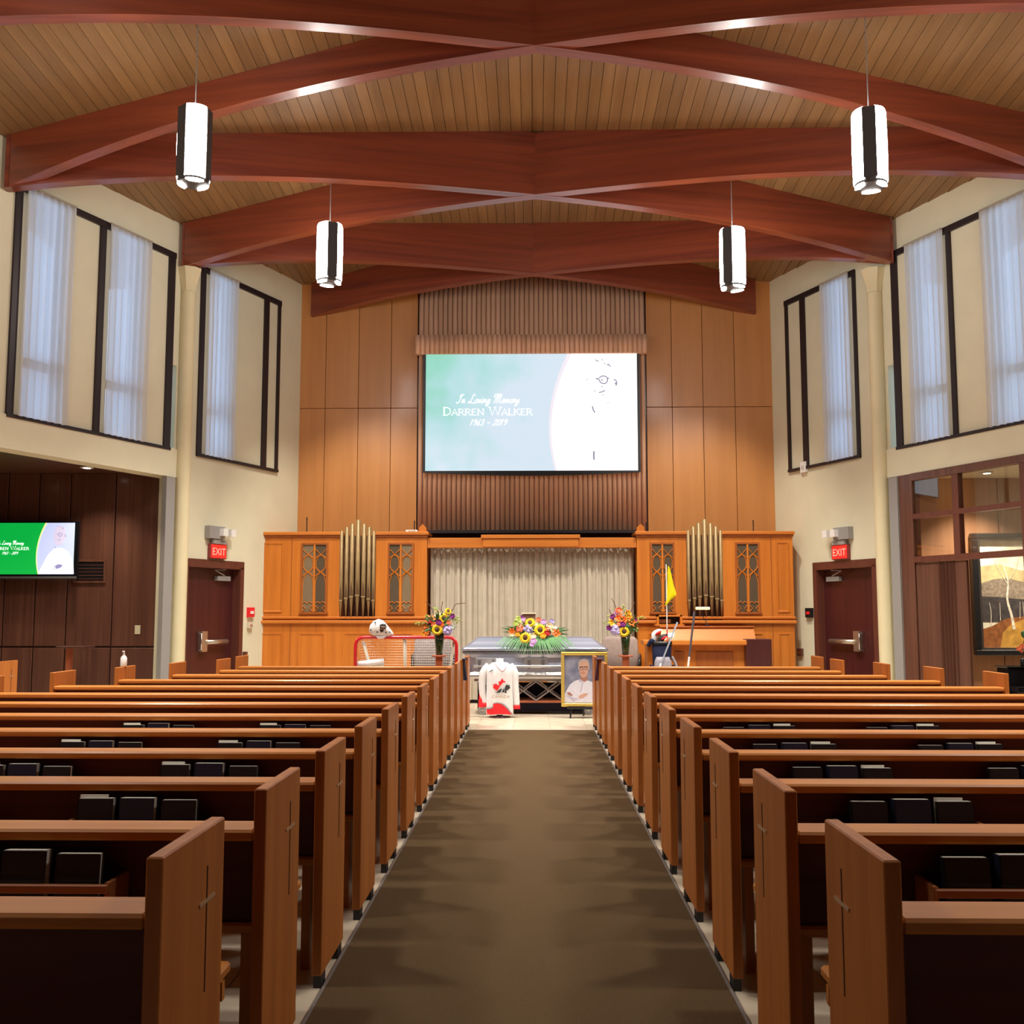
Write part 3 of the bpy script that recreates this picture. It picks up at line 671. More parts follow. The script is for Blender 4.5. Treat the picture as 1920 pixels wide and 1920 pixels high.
# finial posts beside the curtain opening
for px, s in ((791, -1), (1203, 1)):
    x = X_(px); t = thing('finial_block', 'small pointed oak finial on the organ case cornice, '+SIDE[s], 'finial', (x, YF+.1, ZTOP+.035))
    MB().prism([(-.06, 0), (.06, 0), (.06, .07), (0, .13), (-.06, .07)], -.06, .06).build('block', ORG, t)
    MB().box((-.075, -.075, 0), (.075, .075, .015)).build('plinth', ORGX, t)
for px, tp, s, w_ in ((573, 969, -1, 'near the outer corner of'), (776, 976, -1, 'near the curtain edge of'), (1415, 976, 1, 'near the outer corner of'), (1213, 980, 1, 'near the curtain edge of')):
    x = X_(px, YF+.25); h = Z_(tp, YF+.25)-ZTOP-.035
    t = thing('microphone_rod', 'thin dark rod standing %s the organ case, %s' % (w_, SIDE[s]), 'rod', (x, YF+.25, ZTOP+.035))
    MB().tube([(0, 0, .01), (0, 0, h)], [.008, .010], 6).build('rod', BRONZE, t); MB().lathe([(.03, 0), (.03, .012)], 10).build('foot', BRONZE, t)
t = thing('white_box', 'small flat white box lying on top of the organ case', 'box', (X_(772, YF+.1), YF+.1, ZTOP+.036))
MB().bbox((-.10, -.06, 0), (.09, .06, .035), .005).build('body', WHITEP, t); MB().box((-.06, -.063, .012), (.06, -.06, .02)).build('slot', GREYM, t)
# header over the curtain
xa_, xb_ = X_(800), X_(1195)
t = thing('curtain_header', 'oak header beam spanning between the organ cases above the grey curtain', 'header', ((xa_+xb_)/2, YF+.1, Z_(1027)))
MB().bbox((xa_, YF+.02, Z_(1027)), (xb_, YF+.12, Z_(1008)), .006).build('rail', ORGX, t, world=True)
MB().bbox((X_(905), YF-.05, Z_(1026)), (X_(1085), YF+.05, Z_(1010)), .006).build('centre_board', ORGX, t, world=True)
MB().bbox((X_(902), YF-.07, Z_(1010)), (X_(1088), YF+.07, Z_(1003)), .006).build('centre_cap', ORGX, t, world=True)
# grey stage curtain
YC = YF+.22; z0, z1 = .05, Z_(1024, YC); NX, NZ = 300, 10; V = []; Fs = []
for j in range(NZ+1):
    f = j/NZ
    for i in range(NX+1):
        u = i/NX; ph = u*2*PI*31
        amp = .035*(1-.35*f); sh = math.sin(ph+.6*math.sin(u*37)+.2*math.sin(5*f+u*20))
        V.append((xa_+.03+(xb_-xa_-.06)*u+.008*math.sin(u*90+f*3), YC-amp*sh-.012*math.sin(ph*2.2+u*11), z0+(z1-z0)*f))
for j in range(NZ):
    for i in range(NX): Fs.append((j*(NX+1)+i, j*(NX+1)+i+1, (j+1)*(NX+1)+i+1, (j+1)*(NX+1)+i))
t = thing('stage_curtain', 'wide pleated grey-beige curtain hanging behind the casket', 'curtain', ((xa_+xb_)/2, YC, z0))
MB().add(V, Fs).build('cloth', DRAPE, t, True, world=True)
MB().tube([(xa_, YC, z1), (xb_, YC, z1)], .015, 8).build('rail', BRONZE, t, world=True)
# ---- organ console, music desk box, lamp
YO = 15.98
t = thing('organ_console', 'oak organ console with a long key desk in front of the organ case', 'organ console', (A(1310, 1200, YO).x, YO+.2, 0))
xl, xr_ = A(1212, 1200, YO).x, A(1396, 1200, YO).x
MB().box((xl+.02, YO+.05, 0), (xr_, YO+.45, A(1300, 1209, YO).z)).build('body', ORG, t, world=True)
MB().bbox((A(1205, 1204, YO).x, YO-.12, A(1300, 1209, YO).z), (xr_+.01, YO+.3, A(1300, 1200, YO).z), .008).build('key_ledge', ORGX, t, world=True)
zk, zt = A(1300, 1200, YO).z, A(1300, 1177, YO+.3).z
xr2 = A(1412, 1180, YO+.3).x; xl2 = A(1238, 1180, YO+.3).x
MB().loft([[(xl2, YO+.12, zk), (xr2, YO+.12, zk), (xr2, YO+.42, zk), (xl2, YO+.42, zk)], [(xl2, YO+.26, zt), (xr2, YO+.26, zt), (xr2, YO+.42, zt), (xl2, YO+.42, zt)]]).build('music_desk', ORGX, t, world=True)
MB().bbox((xl2-.02, YO+.23, zt), (xr2+.02, YO+.45, zt+.025), .006).build('desk_cap', MOULD, t, world=True)
L = t.location
for a, b_ in ((1265, 1283), (1305, 1375)):
    MB().bbox((A(a, 1200, YO).x, YO+.035, .55), (A(b_, 1200, YO).x, YO+.05, .85), .01).build('front_panel', MOULD, t, world=True)
MB().bbox((xr_, YO-.1, 0), (A(1444, 1200, YO).x, YO+.42, A(1420, 1198, YO).z), .008).build('side_cabinet', DOORW, t, world=True)
bx0, bx1 = A(1231, 1170, YO+.35).x, A(1278, 1170, YO+.35).x; bz = zt+.026; bt = A(1250, 1153, YO+.35).z
t = thing('music_rack_box', 'small open oak box with dark inside standing on the organ console', 'box', ((bx0+bx1)/2, YO+.35, bz))
hx = (bx1-bx0)/2; hh = bt-bz
MB().box((-hx, .07, 0), (hx, .08, hh)).build('back', BLACK, t)
for a, b_ in ((-hx, -hx+.03), (hx-.03, hx)): MB().box((a, -.07, 0), (b_, .07, hh)).build('side', ORG, t)
MB().box((-hx-.03, -.09, 0), (hx+.03, .08, .03)).build('base', ORGX, t); MB().box((-hx, -.07, hh-.025), (hx, .08, hh)).build('top', ORGX, t)
MB().box((-hx+.04, .02, .045), (.03, .05, hh*.6)).build('music_sheet', plain('tan_board', (.42, .22, .10), .7), t)
t = thing('organ_lamp', 'slim cream organ lamp on a curved stem above the console', 'lamp', (A(1318, 1178, YO+.32).x, YO+.32, zt+.026))
zz = A(1318, 1141, YO+.3).z-zt-.026
MB().bbox((-.11, -.04, zz-.02), (.11, .02, zz+.025), .01).build('lamp_bar', plain('lamp_cream', (.85, .75, .45), .4, emit=(1, .85, .45), es=.5), t)
MB().tube(smoothline([(0, .0, zz), (.0, .02, zz*.6), (.05, .02, zz*.3), (.06, .0, .01)], 5), .006, 6).build('stem', BRONZE, t); MB().lathe([(.04, 0), (.04, .012), (.01, .02)], 10, Matrix.Translation((.06, 0, 0))).build('base', BRONZE, t)
# ================================================================== CASKET
CY = 15.2; CX = .02
CASK = plain('silver_blue_casket', (.42, .44, .56), .3, metal=.75, coat=.4)
CASKD = plain('casket_moulding', (.22, .22, .24), .35, metal=.7)
LIN = plain('casket_light_silver', (.62, .61, .62), .3, metal=.7)
def rr(hx, hy, z, r=.06, n=4):
    r = min(r, hx*.9, hy*.9); out = []
    for cx_, cy_, a0 in ((hx-r, hy-r, 0), (-hx+r, hy-r, PI/2), (-hx+r, -hy+r, PI), (hx-r, -hy+r, 1.5*PI)):
        for k in range(n+1):
            q = a0+PI/2*k/n; out.append((cx_+r*math.cos(q), cy_+r*math.sin(q), z))
    return out
t = thing('casket', 'closed silver-grey metal casket with a domed lid under the flower spray', 'casket', (CX, CY, .50))
def cz(z): return z-.50
MB().loft([rr(*q) for q in ((.93, .30, cz(.60)), (.955, .315, cz(.80)), (.985, .33, cz(.85)))]).build('body', CASK, t)
MB().loft([rr(*q) for q in ((1.0, .335, cz(.845)), (1.03, .35, cz(.865)), (1.03, .35, cz(.885)), (1.01, .34, cz(.89)))]).build('body_rim', CASKD, t)
MB().loft([rr(*q) for q in ((.97, .325, cz(.505)), (1.0, .345, cz(.53)), (1.0, .345, cz(.56)), (.95, .31, cz(.60)))]).build('base_moulding', LIN, t)
MB().loft([rr(*q) for q in ((1.02, .35, cz(.893)), (1.045, .36, cz(.90)), (1.045, .36, cz(.93)), (1.02, .345, cz(.945)), (.985, .315, cz(.96)), (.94, .27, cz(1.0)), (.90, .235, cz(1.03)), (.86, .19, cz(1.065)), (.82, .14, cz(1.085)), (.74, .07, cz(1.095)))]).build('lid', CASK, t, True)
for sx in (-1, 1):
    MB().bbox((sx*.95-.035, -.345, cz(.60)), (sx*.95+.035, -.29, cz(.86)), .01).build('corner_post', LIN, t)
MB().tube([(-.86, -.395, cz(.68)), (.86, -.395, cz(.68))], .022, 10).build('handle_bar', LIN, t, True)
for hx in (-.68, .02, .70):
    MB().bbox((hx-.16, -.335, cz(.70)), (hx+.16, -.31, cz(.80)), .008).build('handle_plate', LIN, t)
    for dx in (-.10, .10): MB().box((hx+dx-.018, -.41, cz(.655)), (hx+dx+.018, -.33, cz(.77))).build('handle_arm', CASKD, t)
# bier / church truck
t = thing('casket_trolley', 'folding scissor trolley with grey wheels carrying the silver casket', 'trolley', (CX, CY, 0))
MB().box((-.86, -.28, .465), (.86, .28, .5)).build('top_frame', SILVER, t)
MB().box((-.80, -.28, .165), (.80, .28, .195)).build('lower_frame', PEDW, t)
MB().box((-.76, -.16, .03), (.76, .22, .165)).build('skirt', plain('navy_skirt', (.008, .008, .025), .9), t)
MB().box((-.84, .285, .02), (.84, .30, .415)).build('rear_drape', bpy.data.materials['navy_skirt'], t)
for yy in (-.27, .27):
    for ph in (0, 1):
        x = -.72; k = ph; pts = []
        while x <= .761: pts.append((x, yy+.012*(1 if ph else -1), .46 if k % 2 else .20)); x += .37; k += 1
        for i in range(len(pts)-1): MB().tube([pts[i], pts[i+1]], .014, 6).build('scissor_bar', SILVER, t)
for sx in (-.74, .76):
    for yy in (-.3, .3):
        M = Matrix.Translation((sx, yy, .065)) @ Matrix.Rotation(PI/2, 4, 'X')
        wh = MB().lathe([(.035, -.012), (.055, -.014), (.065, -.010), (.065, .010), (.055, .014), (.035, .012)], 18, M).build('wheel', GREYM, t, True)
        MB().lathe([(.018, -.02), (.018, .02)], 10, M).build('hub', CHROME, wh)
        MB().box((sx-.012, yy-.02, .075), (sx+.012, yy+.02, .17)).build('fork', SILVER, t)
# wooden lectern behind the casket
t = thing('lectern', 'plain oak lectern with a pale top standing behind the casket flowers', 'lectern', (A(992, 1150, 16.05).x, 16.05, 0))
hz = A(992, 1149, 16.05).z
MB().bbox((-.28, -.15, 0), (.28, .2, .62), .01).build('base', ORG, t); MB().bbox((-.10, -.08, .62), (.10, .1, hz-.02), .006).build('post', plain('lectern_tan', (.38, .20, .11), .5), t); MB().bbox((-.115, -.12, hz-.02), (.105, .12, hz), .004).build('top', plain('pale_birch', (.75, .60, .42), .5), t)
# ================================================================== armchairs
UPH = plain('mauve_grey_upholstery', (.30, .22, .19), .85, noise=.1, nscale=30)
UPH2 = plain('grey_upholstery', (.25, .21, .21), .85, noise=.1, nscale=30)
def armchair(x, y, lab, mat, s):
    t = thing('armchair', lab, 'armchair', (x, y, 0), s*.12, 'upholstered armchairs behind the casket')
    MB().loft([rr(.27, .06, .42, .04), rr(.29, .065, .8, .05), rr(.27, .06, 1.02, .05), rr(.22, .04, 1.07, .035)], Matrix.Translation((0, .24, 0))).build('backrest', mat, t, True)
    MB().loft([rr(.27, .27, .36, .05), rr(.28, .28, .42, .06), rr(.26, .26, .48, .06)]).build('seat', mat, t, True)
    for sx in (-1, 1):
        MB().tube(smoothline([(sx*.30, .25, .5), (sx*.31, .22, .72), (sx*.31, .05, .80), (sx*.31, -.18, .76), (sx*.30, -.26, .6), (sx*.29, -.26, .0)], 5), .022, 8).build('arm', BLACKGL, t, True)
        MB().tube([(sx*.27, .25, .42), (sx*.28, .30, 0)], .02, 8).build('leg', BLACKGL, t)
armchair(A(812, 1200, 15.75).x, 15.75, 'grey upholstered armchair with black arms behind the hockey goal', UPH2, 1)
armchair(A(1161, 1200, 15.95).x, 15.95, 'mauve-beige upholstered armchair with black arms beside the golf bag', UPH, -1)
# ================================================================== FLOWERS
def fm(n, c, r=.6): return plain(n, c, r, noise=.12, nscale=40)
FC = dict(yellow=fm('petal_yellow', (.90, .62, .01)), orange=fm('petal_orange', (.88, .20, .02)), coral=fm('petal_coral', (.85, .25, .12)), red=fm('petal_red', (.50, .02, .02)),
          purple=fm('petal_purple', (.22, .02, .20)), lav=fm('petal_lavender', (.48, .42, .72)), lilac=fm('petal_lilac', (.68, .42, .72)), cream=fm('petal_cream', (.85, .75, .50)),
          white=fm('petal_white', (.85, .82, .75)), lime=fm('sprig_lime', (.45, .55, .12)), amber=fm('petal_amber', (.92, .42, .02)))
CORE = fm('sunflower_core', (.07, .025, .006)); LEAF = fm('leaf_green', (.05, .13, .03)); PALM = fm('palm_green', (.13, .32, .12)); TWIG = fm('twig_brown', (.14, .05, .03))
VASEG = plain('green_glass_vase', (.02, .045, .015), .08, coat=.6)
def facing(d): return Vector(d).to_track_quat('Z', 'Y').to_matrix().to_4x4()
def sunflower(par, c, r, d=(0, -1, .2)):
    M = Matrix.Translation(c) @ facing(d); mb = MB()
    for ring, (n, rr_, z) in enumerate(((16, 1.0, .0), (14, .82, .012))):
        for k in range(n):
            q = 2*PI*k/n+ring*.2; w_ = r*.17; Mq = M @ Matrix.Rotation(q, 4, 'Z'); L = r*rr_*random.uniform(.92, 1.06)
            mb.add([(r*.32, -w_*.6, z), (L*.72, -w_, z+.012), (L, 0, z-.004), (L*.72, w_, z+.012), (r*.32, w_*.6, z)], [(0, 1, 2, 3, 4)], Mq)
    o = mb.build('sunflower', FC['yellow'], par)
    MB().ball((0, 0, .012), r*.42, 12, 6, (1, 1, .35), .04, M).build('seed_head', CORE, o)
def puff(par, c, r, col, nm='rose'):
    mb = MB(); c = Vector(c)
    if nm == 'hydrangea':
        mb.ball(c, r*.8, 8, 6)
        for k in range(26):
            v = Vector((random.gauss(0, 1), random.gauss(0, 1), random.gauss(0, 1))).normalized(); mb.ball(c+v*r*.75, r*.33, 6, 4, (1, 1, 1), .15)
    elif nm == 'lily':
        M = Matrix.Translation(c) @ facing((random.uniform(-.4, .4), -1, random.uniform(-.1, .5)))
        for k in range(6):
            Mq = M @ Matrix.Rotation(2*PI*k/6, 4, 'Z'); w_ = r*.30
            mb.add([(0, 0, -.01), (r*.5, -w_, r*.28), (r*1.05, 0, r*.2), (r*.5, w_, r*.28), (r*.5, 0, r*.2)], [(0, 1, 4), (1, 2, 4), (2, 3, 4), (3, 0, 4)], Mq)
        mb.ball(c+Vector((0, -.01, 0)), r*.2, 6, 4)
    else:
        mb.ball(c, r*.62, 9, 6, (1, 1, .95), .06)
        M = Matrix.Translation(c) @ facing((random.uniform(-.3, .3), -1, .35))
        for ring, (n, a, z) in enumerate(((5, .95, .2), (5, .7, .55))):
            for k in range(n):
                Mq = M @ Matrix.Rotation(2*PI*k/n+ring*.6, 4, 'Z'); w_ = r*.5*a
                mb.add([(r*.2, 0, 0), (r*.65*a, -w_, r*z), (r*a, -w_*.5, r*(z+.25)), (r*a, w_*.5, r*(z+.25)), (r*.65*a, w_, r*z)], [(0, 1, 2, 3, 4)], Mq)
    mb.build(nm, FC[col], par, nm == 'rose')
def leaf(par, a, b_, w_, mat=None, nm='leaf'):
    a, b_ = Vector(a), Vector(b_); d = b_-a; sd = d.cross(Vector((0, -1, .3))).normalized()*w_; m_ = a.lerp(b_, .5)+Vector((0, -.01, .01))
    MB().add([a, m_-sd, b_, m_+sd, m_+Vector((0, -.008, 0))], [(0, 1, 4), (1, 2, 4), (2, 3, 4), (3, 0, 4)]).build(nm, mat or LEAF, par)
def arrangement(par, items, Yp, org):
    for kind, px, py, r, col, dy in items:
        p = A(px, py, Yp+dy)-Vector(org); r_ = r*1.15*Yp/FPX
        if kind == 's': sunflower(par, p, r_, (col[0], -1, col[1]) if isinstance(col, tuple) else (0, -1, .2))
        else: puff(par, p, r_, col, {'r': 'rose', 'h': 'hydrangea', 'l': 'lily'}[kind])
def sprigs(par, lst, Yp, org, col='lime'):
    for px0, py0, px1, py1 in lst:
        a, b_ = A(px0, py0, Yp)-Vector(org), A(px1, py1, Yp-.02)-Vector(org); m_ = a.lerp(b_, .55)+Vector((0, 0, .03))
        st = MB().tube(smoothline([a, m_, b_], 4), .003, 4).build('sprig_stem', LEAF, par)
        mb = MB()
        for k in range(9):
            q = a.lerp(b_, .45+.06*k)+Vector((random.uniform(-.025, .025), random.uniform(-.02, .02), random.uniform(-.02, .03))); mb.ball(q, .011, 5, 4)
        mb.build('sprig_buds', FC[col], st)
# spray on the casket
YSP = 14.98
org = (CX, 15.2, 1.095)
t = thing('casket_flower_spray', 'sunflower and rose spray with palm leaves lying on the casket lid', 'flower arrangement', org)
for i in range(46):                                     # palm and fern fronds falling over the front
    u = -1+2*i/45; a = Vector((u*.25, -.14, .03)); L = .36+.06*random.random(); q = u*1.15
    b_ = Vector((u*.25+math.sin(q)*L, -.40-.06*math.cos(q), -.05-math.cos(q)*.20-.03*random.random()))
    MB().add([a, a.lerp(b_, .5)+Vector((-.012, -.06, .05)), b_, a.lerp(b_, .5)+Vector((.012, -.06, .055))], [(0, 1, 2, 3)]).build('palm_blade', PALM, t)
for i in range(46):
    q = random.uniform(0, PI); L = random.uniform(.2, .36); a = Vector((.16*math.cos(q), -.1, .05)); b_ = Vector((.12*math.cos(q)+L*1.15*math.cos(q), -.14+random.uniform(-.1, .12), .02+L*.62*math.sin(q)+random.uniform(-.02, .03)))
    leaf(t, a, b_, .025)
MB().ball((0, -.02, .07), .2, 12, 8, (1.35, .6, .62), .08).build('foliage_mound', LEAF, t)
arrangement(t, [('s', 993.8, 1168, 9.5, (-.1, .5), 0), ('s', 1012.5, 1181.5, 11, (.1, .2), -.05), ('s', 985, 1196, 10, (-.1, .1), -.20),
    ('h', 990.5, 1181, 8.5, 'lav', -.02), ('r', 975, 1179, 7.5, 'coral', 0), ('r', 973, 1173, 5, 'cream', 0), ('l', 960, 1184, 7, 'orange', 0), ('l', 1043, 1188, 8.5, 'orange', -.02), ('r', 1038, 1186, 6, 'cream', 0), ('r', 1018, 1192.5, 5.5, 'amber', -.1),
    ('r', 1001, 1203, 6, 'lilac', -.22), ('r', 998, 1209, 4.5, 'lilac', -.24), ('r', 1025, 1188, 5.5, 'red', -.05), ('r', 1031, 1176, 7, 'cream', 0), ('r', 1027, 1180, 5, 'coral', -.02), ('l', 972.5, 1162, 8, 'lime', .02), ('r', 968, 1170, 6, 'lime', 0), ('r', 981, 1162, 4.5, 'lilac', .03), ('r', 979, 1157, 3.5, 'purple', .04),
    ('r', 1034, 1166, 5, 'lav', .03), ('r', 1019, 1167, 5.5, 'lilac', .02), ('r', 1010, 1163, 5, 'coral', .04), ('r', 1003, 1170, 6, 'cream', .02), ('r', 970, 1190, 4.5, 'amber', -.04), ('r', 998, 1194, 6.5, 'cream', -.14), ('r', 960, 1192, 4, 'cream', -.02), ('r', 1041, 1177, 4, 'white', .02)], YSP, org)
# two vases on pedestals
def vase_set(px, Yv, s, flowers, spr, twigs, lab):
    top = A(px, 1228, Yv); x = top.x; zt_ = top.z; R_ = .078
    p = thing('flower_pedestal', 'slim cherry wood pedestal stand carrying the flower vase, '+SIDE[s], 'pedestal', (x, Yv, 0), 0, 'flower pedestals')
    MB().bbox((-.095, -.095, zt_-.022), (.095, .095, zt_), .004).build('top', PEDW, p); MB().bbox((-.045, -.045, .03), (.045, .045, zt_-.022), .004).build('post', PEDW, p); MB().bbox((-.13, -.13, 0), (.13, .13, .03), .006).build('base', PEDW, p)
    v = thing('flower_vase', 'tall dark green glass vase on a pedestal, '+SIDE[s], 'vase', (x, Yv, zt_), 0, 'green flower vases')
    hv = A(px, 1188, Yv).z-zt_
    MB().lathe([(.040, 0), (.046, .01), (.055, hv*.5), (.072, hv), (.066, hv), (.05, hv*.5), (.03, .02)], 20).build('glass', VASEG, v, True)
    MB().lathe([(.05, hv-.03), (.055, hv-.015)], 16).build('water_and_stems', LEAF, v)
    org = (x, Yv, zt_+hv)
    t = thing('vase_bouquet', lab, 'bouquet', org, 0, 'bouquets of sunflowers and orange blooms')
    MB().ball((0, 0, .10), .12, 12, 8, (1.15, .9, 1.1), .1).build('foliage_mound', LEAF, t)
    for i in range(26):
        q = random.uniform(-.3, PI+.3); L = random.uniform(.14, .25); leaf(t, (0, -.03, .08), (L*math.cos(q)*1.05, -.08+random.uniform(-.06, .06), .08+L*math.sin(q)), .022)
    for i in range(7): MB().tube([((i-3)*.012, 0, .05), ((i-3)*.006, 0, -hv+.02)], .004, 5).build('stem', LEAF, t)
    arrangement(t, flowers, Yv-.06, org); sprigs(t, spr, Yv, org)
    for tw in twigs:
        MB().tube(smoothline([A(a, b_, Yv+.02)-Vector(org) for a, b_ in tw], 4), [.005]*(4*(len(tw)-1))+[.002], 5).build('twig', TWIG, t)
vase_set(823.5, 14.0, -1, [('s', 820, 1181, 10, (-.05, .1), -.06), ('s', 831.5, 1160, 10, (.6, .2), 0), ('s', 840, 1147, 7, (.5, .5), .04), ('l', 808, 1162, 9, 'orange', 0), ('r', 807, 1165, 5, 'red', -.02), ('l', 800, 1182, 8, 'orange', 0), ('l', 797, 1188, 7, 'amber', 0),
    ('r', 821.5, 1152, 7, 'cream', .02), ('r', 822, 1167.5, 5.5, 'purple', -.05), ('r', 849, 1156.5, 5, 'purple', .02), ('h', 838, 1182, 9, 'lav', -.02), ('r', 847.5, 1176.5, 5.5, 'white', 0), ('r', 841, 1169, 5, 'coral', -.02), ('l', 817, 1172, 7, 'amber', -.03), ('r', 812, 1172, 4, 'coral', -.03), ('r', 828, 1172, 5, 'orange', -.04)],
    [(812, 1172, 776, 1170), (812, 1165, 797, 1155), (838, 1165, 865, 1165), (820, 1150, 815, 1138), (835, 1165, 862, 1158)],
    [[(817, 1165), (811, 1145), (805, 1135), (797, 1128)], [(836, 1160), (848, 1145), (855, 1133), (874, 1131)], [(826, 1150), (828, 1138), (830, 1127)], [(842, 1160), (846, 1150), (848, 1142)]],
    'tall bouquet with two open sunflowers and a white bloom, in front of the hockey goal')
vase_set(1173, 14.4, 1, [('s', 1170, 1184.5, 9.5, (0, .1), -.06), ('h', 1155, 1182, 9.5, 'lav', -.02), ('l', 1161, 1160, 9, 'orange', 0), ('l', 1178, 1158, 10, 'amber', 0), ('l', 1184.5, 1166, 9, 'orange', -.02), ('l', 1147, 1168, 8, 'amber', 0), ('r', 1159.5, 1146, 6.5, 'coral', .03), ('r', 1149, 1157, 5, 'purple', .02),
    ('r', 1168, 1171, 5.5, 'purple', -.05), ('r', 1142, 1178, 5, 'purple', 0), ('r', 1189.5, 1164, 5, 'purple', .02), ('l', 1170, 1162, 8, 'orange', -.04), ('r', 1155, 1150, 4.5, 'lilac', .03), ('l', 1177, 1150, 7, 'amber', .04), ('r', 1160, 1171, 5, 'coral', -.03)],
    [(1185, 1165, 1209, 1158), (1158, 1168, 1131, 1168), (1170, 1150, 1168, 1136), (1185, 1175, 1197, 1182), (1160, 1160, 1140, 1155)],
    [[(1160, 1160), (1156, 1145), (1152, 1132), (1146, 1121)], [(1178, 1155), (1186, 1140), (1190, 1128)], [(1152, 1165), (1146, 1152), (1142, 1142)]],
    'tall bouquet with one open sunflower and orange lilies, beside the golf bag')
# ================================================================== HOCKEY GOAL
GY = 14.35
RED = plain('goal_red_paint', (.62, .012, .02), .35, coat=.3); WHT = plain('goal_white_paint', (.72, .68, .58), .45)
gl, gr = A(667, 1195, GY), A(856, 1195, GY); gz = gl.z; gx = (gl.x+gr.x)/2; hw = (gr.x-gl.x)/2
t = thing('hockey_goal', 'red-framed street hockey goal with white net', 'hockey goal', (gx, GY, 0))
rad = .11; fr = [(-hw, 0, 0), (-hw, 0, gz-rad)]+[(-hw+rad-rad*math.cos(q), 0, gz-rad+rad*math.sin(q)) for q in (.4, .8, 1.2)]+[(-hw+rad, 0, gz), (hw-rad, 0, gz)]+[(hw-rad+rad*math.sin(q), 0, gz-rad+rad*math.cos(q)) for q in (.4, .8, 1.2)]+[(hw, 0, gz-rad), (hw, 0, 0)]
MB().tube(fr, .024, 10).build('front_frame', RED, t, True)
MB().tube(smoothline([(-hw, 0, .03), (-hw+.02, .35, .03), (-hw+.25, .55, .03), (0, .60, .03), (hw-.25, .55, .03), (hw-.02, .35, .03), (hw, 0, .03)], 5), .02, 8).build('base_frame', WHT, t, True)
MB().tube([(-.02, .02, gz-.03), (-.06, .58, .05)], .022, 8).build('centre_strut', WHT, t, True)
MB().tube([(-hw+.10, .03, gz-.06), (-hw+.30, .50, .05)], .022, 8).build('side_strut', WHT, t, True)
MB().tube([(hw-.04, .03, gz-.06), (hw-.20, .50, .05)], .018, 8).build('side_strut', WHT, t, True)
mb = MB()
def netpt(u, v):      # u across -1..1, v 0 top .. 1 bottom
    d = .06+.52*(v**.9); ww = hw*(1-.12*v)
    return (u*ww, .02+d*(1-abs(u)**6*.9), (gz-.02)*(1-v)+.03*v)
for i in range(43):
    u = -1+2*i/42; mb.tube([netpt(u, v/8) for v in range(9)], .0022, 3, cap=False)
for j in range(30):
    v = j/29; mb.tube([netpt(-1+2*k/24, v) for k in range(25)], .0022, 3, cap=False)
tag(mb.build('net', plain('net_cord', (.72, .66, .58), .7), t), kind='stuff')
# goalie mask
MASKW = plain('mask_white', (.82, .80, .80), .25, coat=.5); DK = plain('mask_dark', (.02, .02, .022), .4)
pm = A(713, 1187, GY); t = thing('goalie_mask', 'white goalie mask with a wire cage resting on the goal crossbar', 'goalie mask', (pm.x, GY, gz+.022))
mb = MB(); rings = []
for k, (xx, rz_, zc) in enumerate(((-.155, .02, .07), (-.14, .065, .085), (-.09, .105, .10), (-.03, .122, .11), (.03, .115, .10), (.08, .092, .075), (.125, .06, .05), (.165, .03, .03), (.185, .008, .022))):
    rings.append([(xx, .09*rz_/.12*math.cos(q), zc+rz_*math.sin(q)) for q in [2*PI*i/14 for i in range(14)]])
MB().loft(rings).build('shell', MASKW, t, True)
MB().lathe([(.001, .0), (.045, .004), (.05, .012)], 14, Matrix.Translation((.05, -.082, .125)) @ Matrix.Rotation(PI/2, 4, 'X') @ Matrix.Scale(.8, 4, (0, 1, 0))).build('eye_opening', DK, t)
for k in range(4):
    MB().tube([(.01+.026*k, -.10, .08), (.012+.026*k, -.112, .125), (.01+.026*k, -.10, .165)], .004, 5).build('cage_bar', CHROME, t)
MB().tube([(.0, -.105, .125), (.11, -.10, .12)], .004, 5).build('cage_bar', CHROME, t)
for (x, z) in ((-.12, .08), (-.06, .18), (-.03, .05), (.09, .045), (.14, .05)):
    MB().lathe([(.011, 0), (.011, .012)], 8, Matrix.Translation((x, -.075, z)) @ Matrix.Rotation(PI/2, 4, 'X')).build('vent_hole', DK, t)
MB().box((.04, -.085, .03), (.085, -.06, .075), Matrix.Rotation(-.5, 4, 'Y')).build('strap_patch', DK, t)
MB().loft([[(-.06, -.05, .0), (.10, -.05, .0), (.10, .0, .0), (-.06, .0, .0)], [(-.02, -.055, -.04), (.05, -.055, -.04), (.05, -.03, -.04), (-.02, -.03, -.04)]]).build('chin_guard', MASKW, t)
# goalie pad lying in the goal
t = thing('goalie_pad', 'white goalie leg pad standing inside the hockey goal', 'goalie pad', (A(694, 1245, 14.42).x, 14.46, 0))
MB().loft([rr(.18, .06, .02, .05), rr(.20, .07, .35, .05), rr(.19, .07, .68, .05), rr(.17, .06, .77, .05)]).build('leg_pad', MASKW, t, True)
MB().tube([(-.19, -.04, .725), (-.02, -.075, .74), (.19, -.04, .77)], .045, 10).build('top_roll', MASKW, t, True)
for zz in (.2, .4): MB().box((-.205, -.078, zz), (.205, -.06, zz+.03)).build('pad_strap', DK, t)
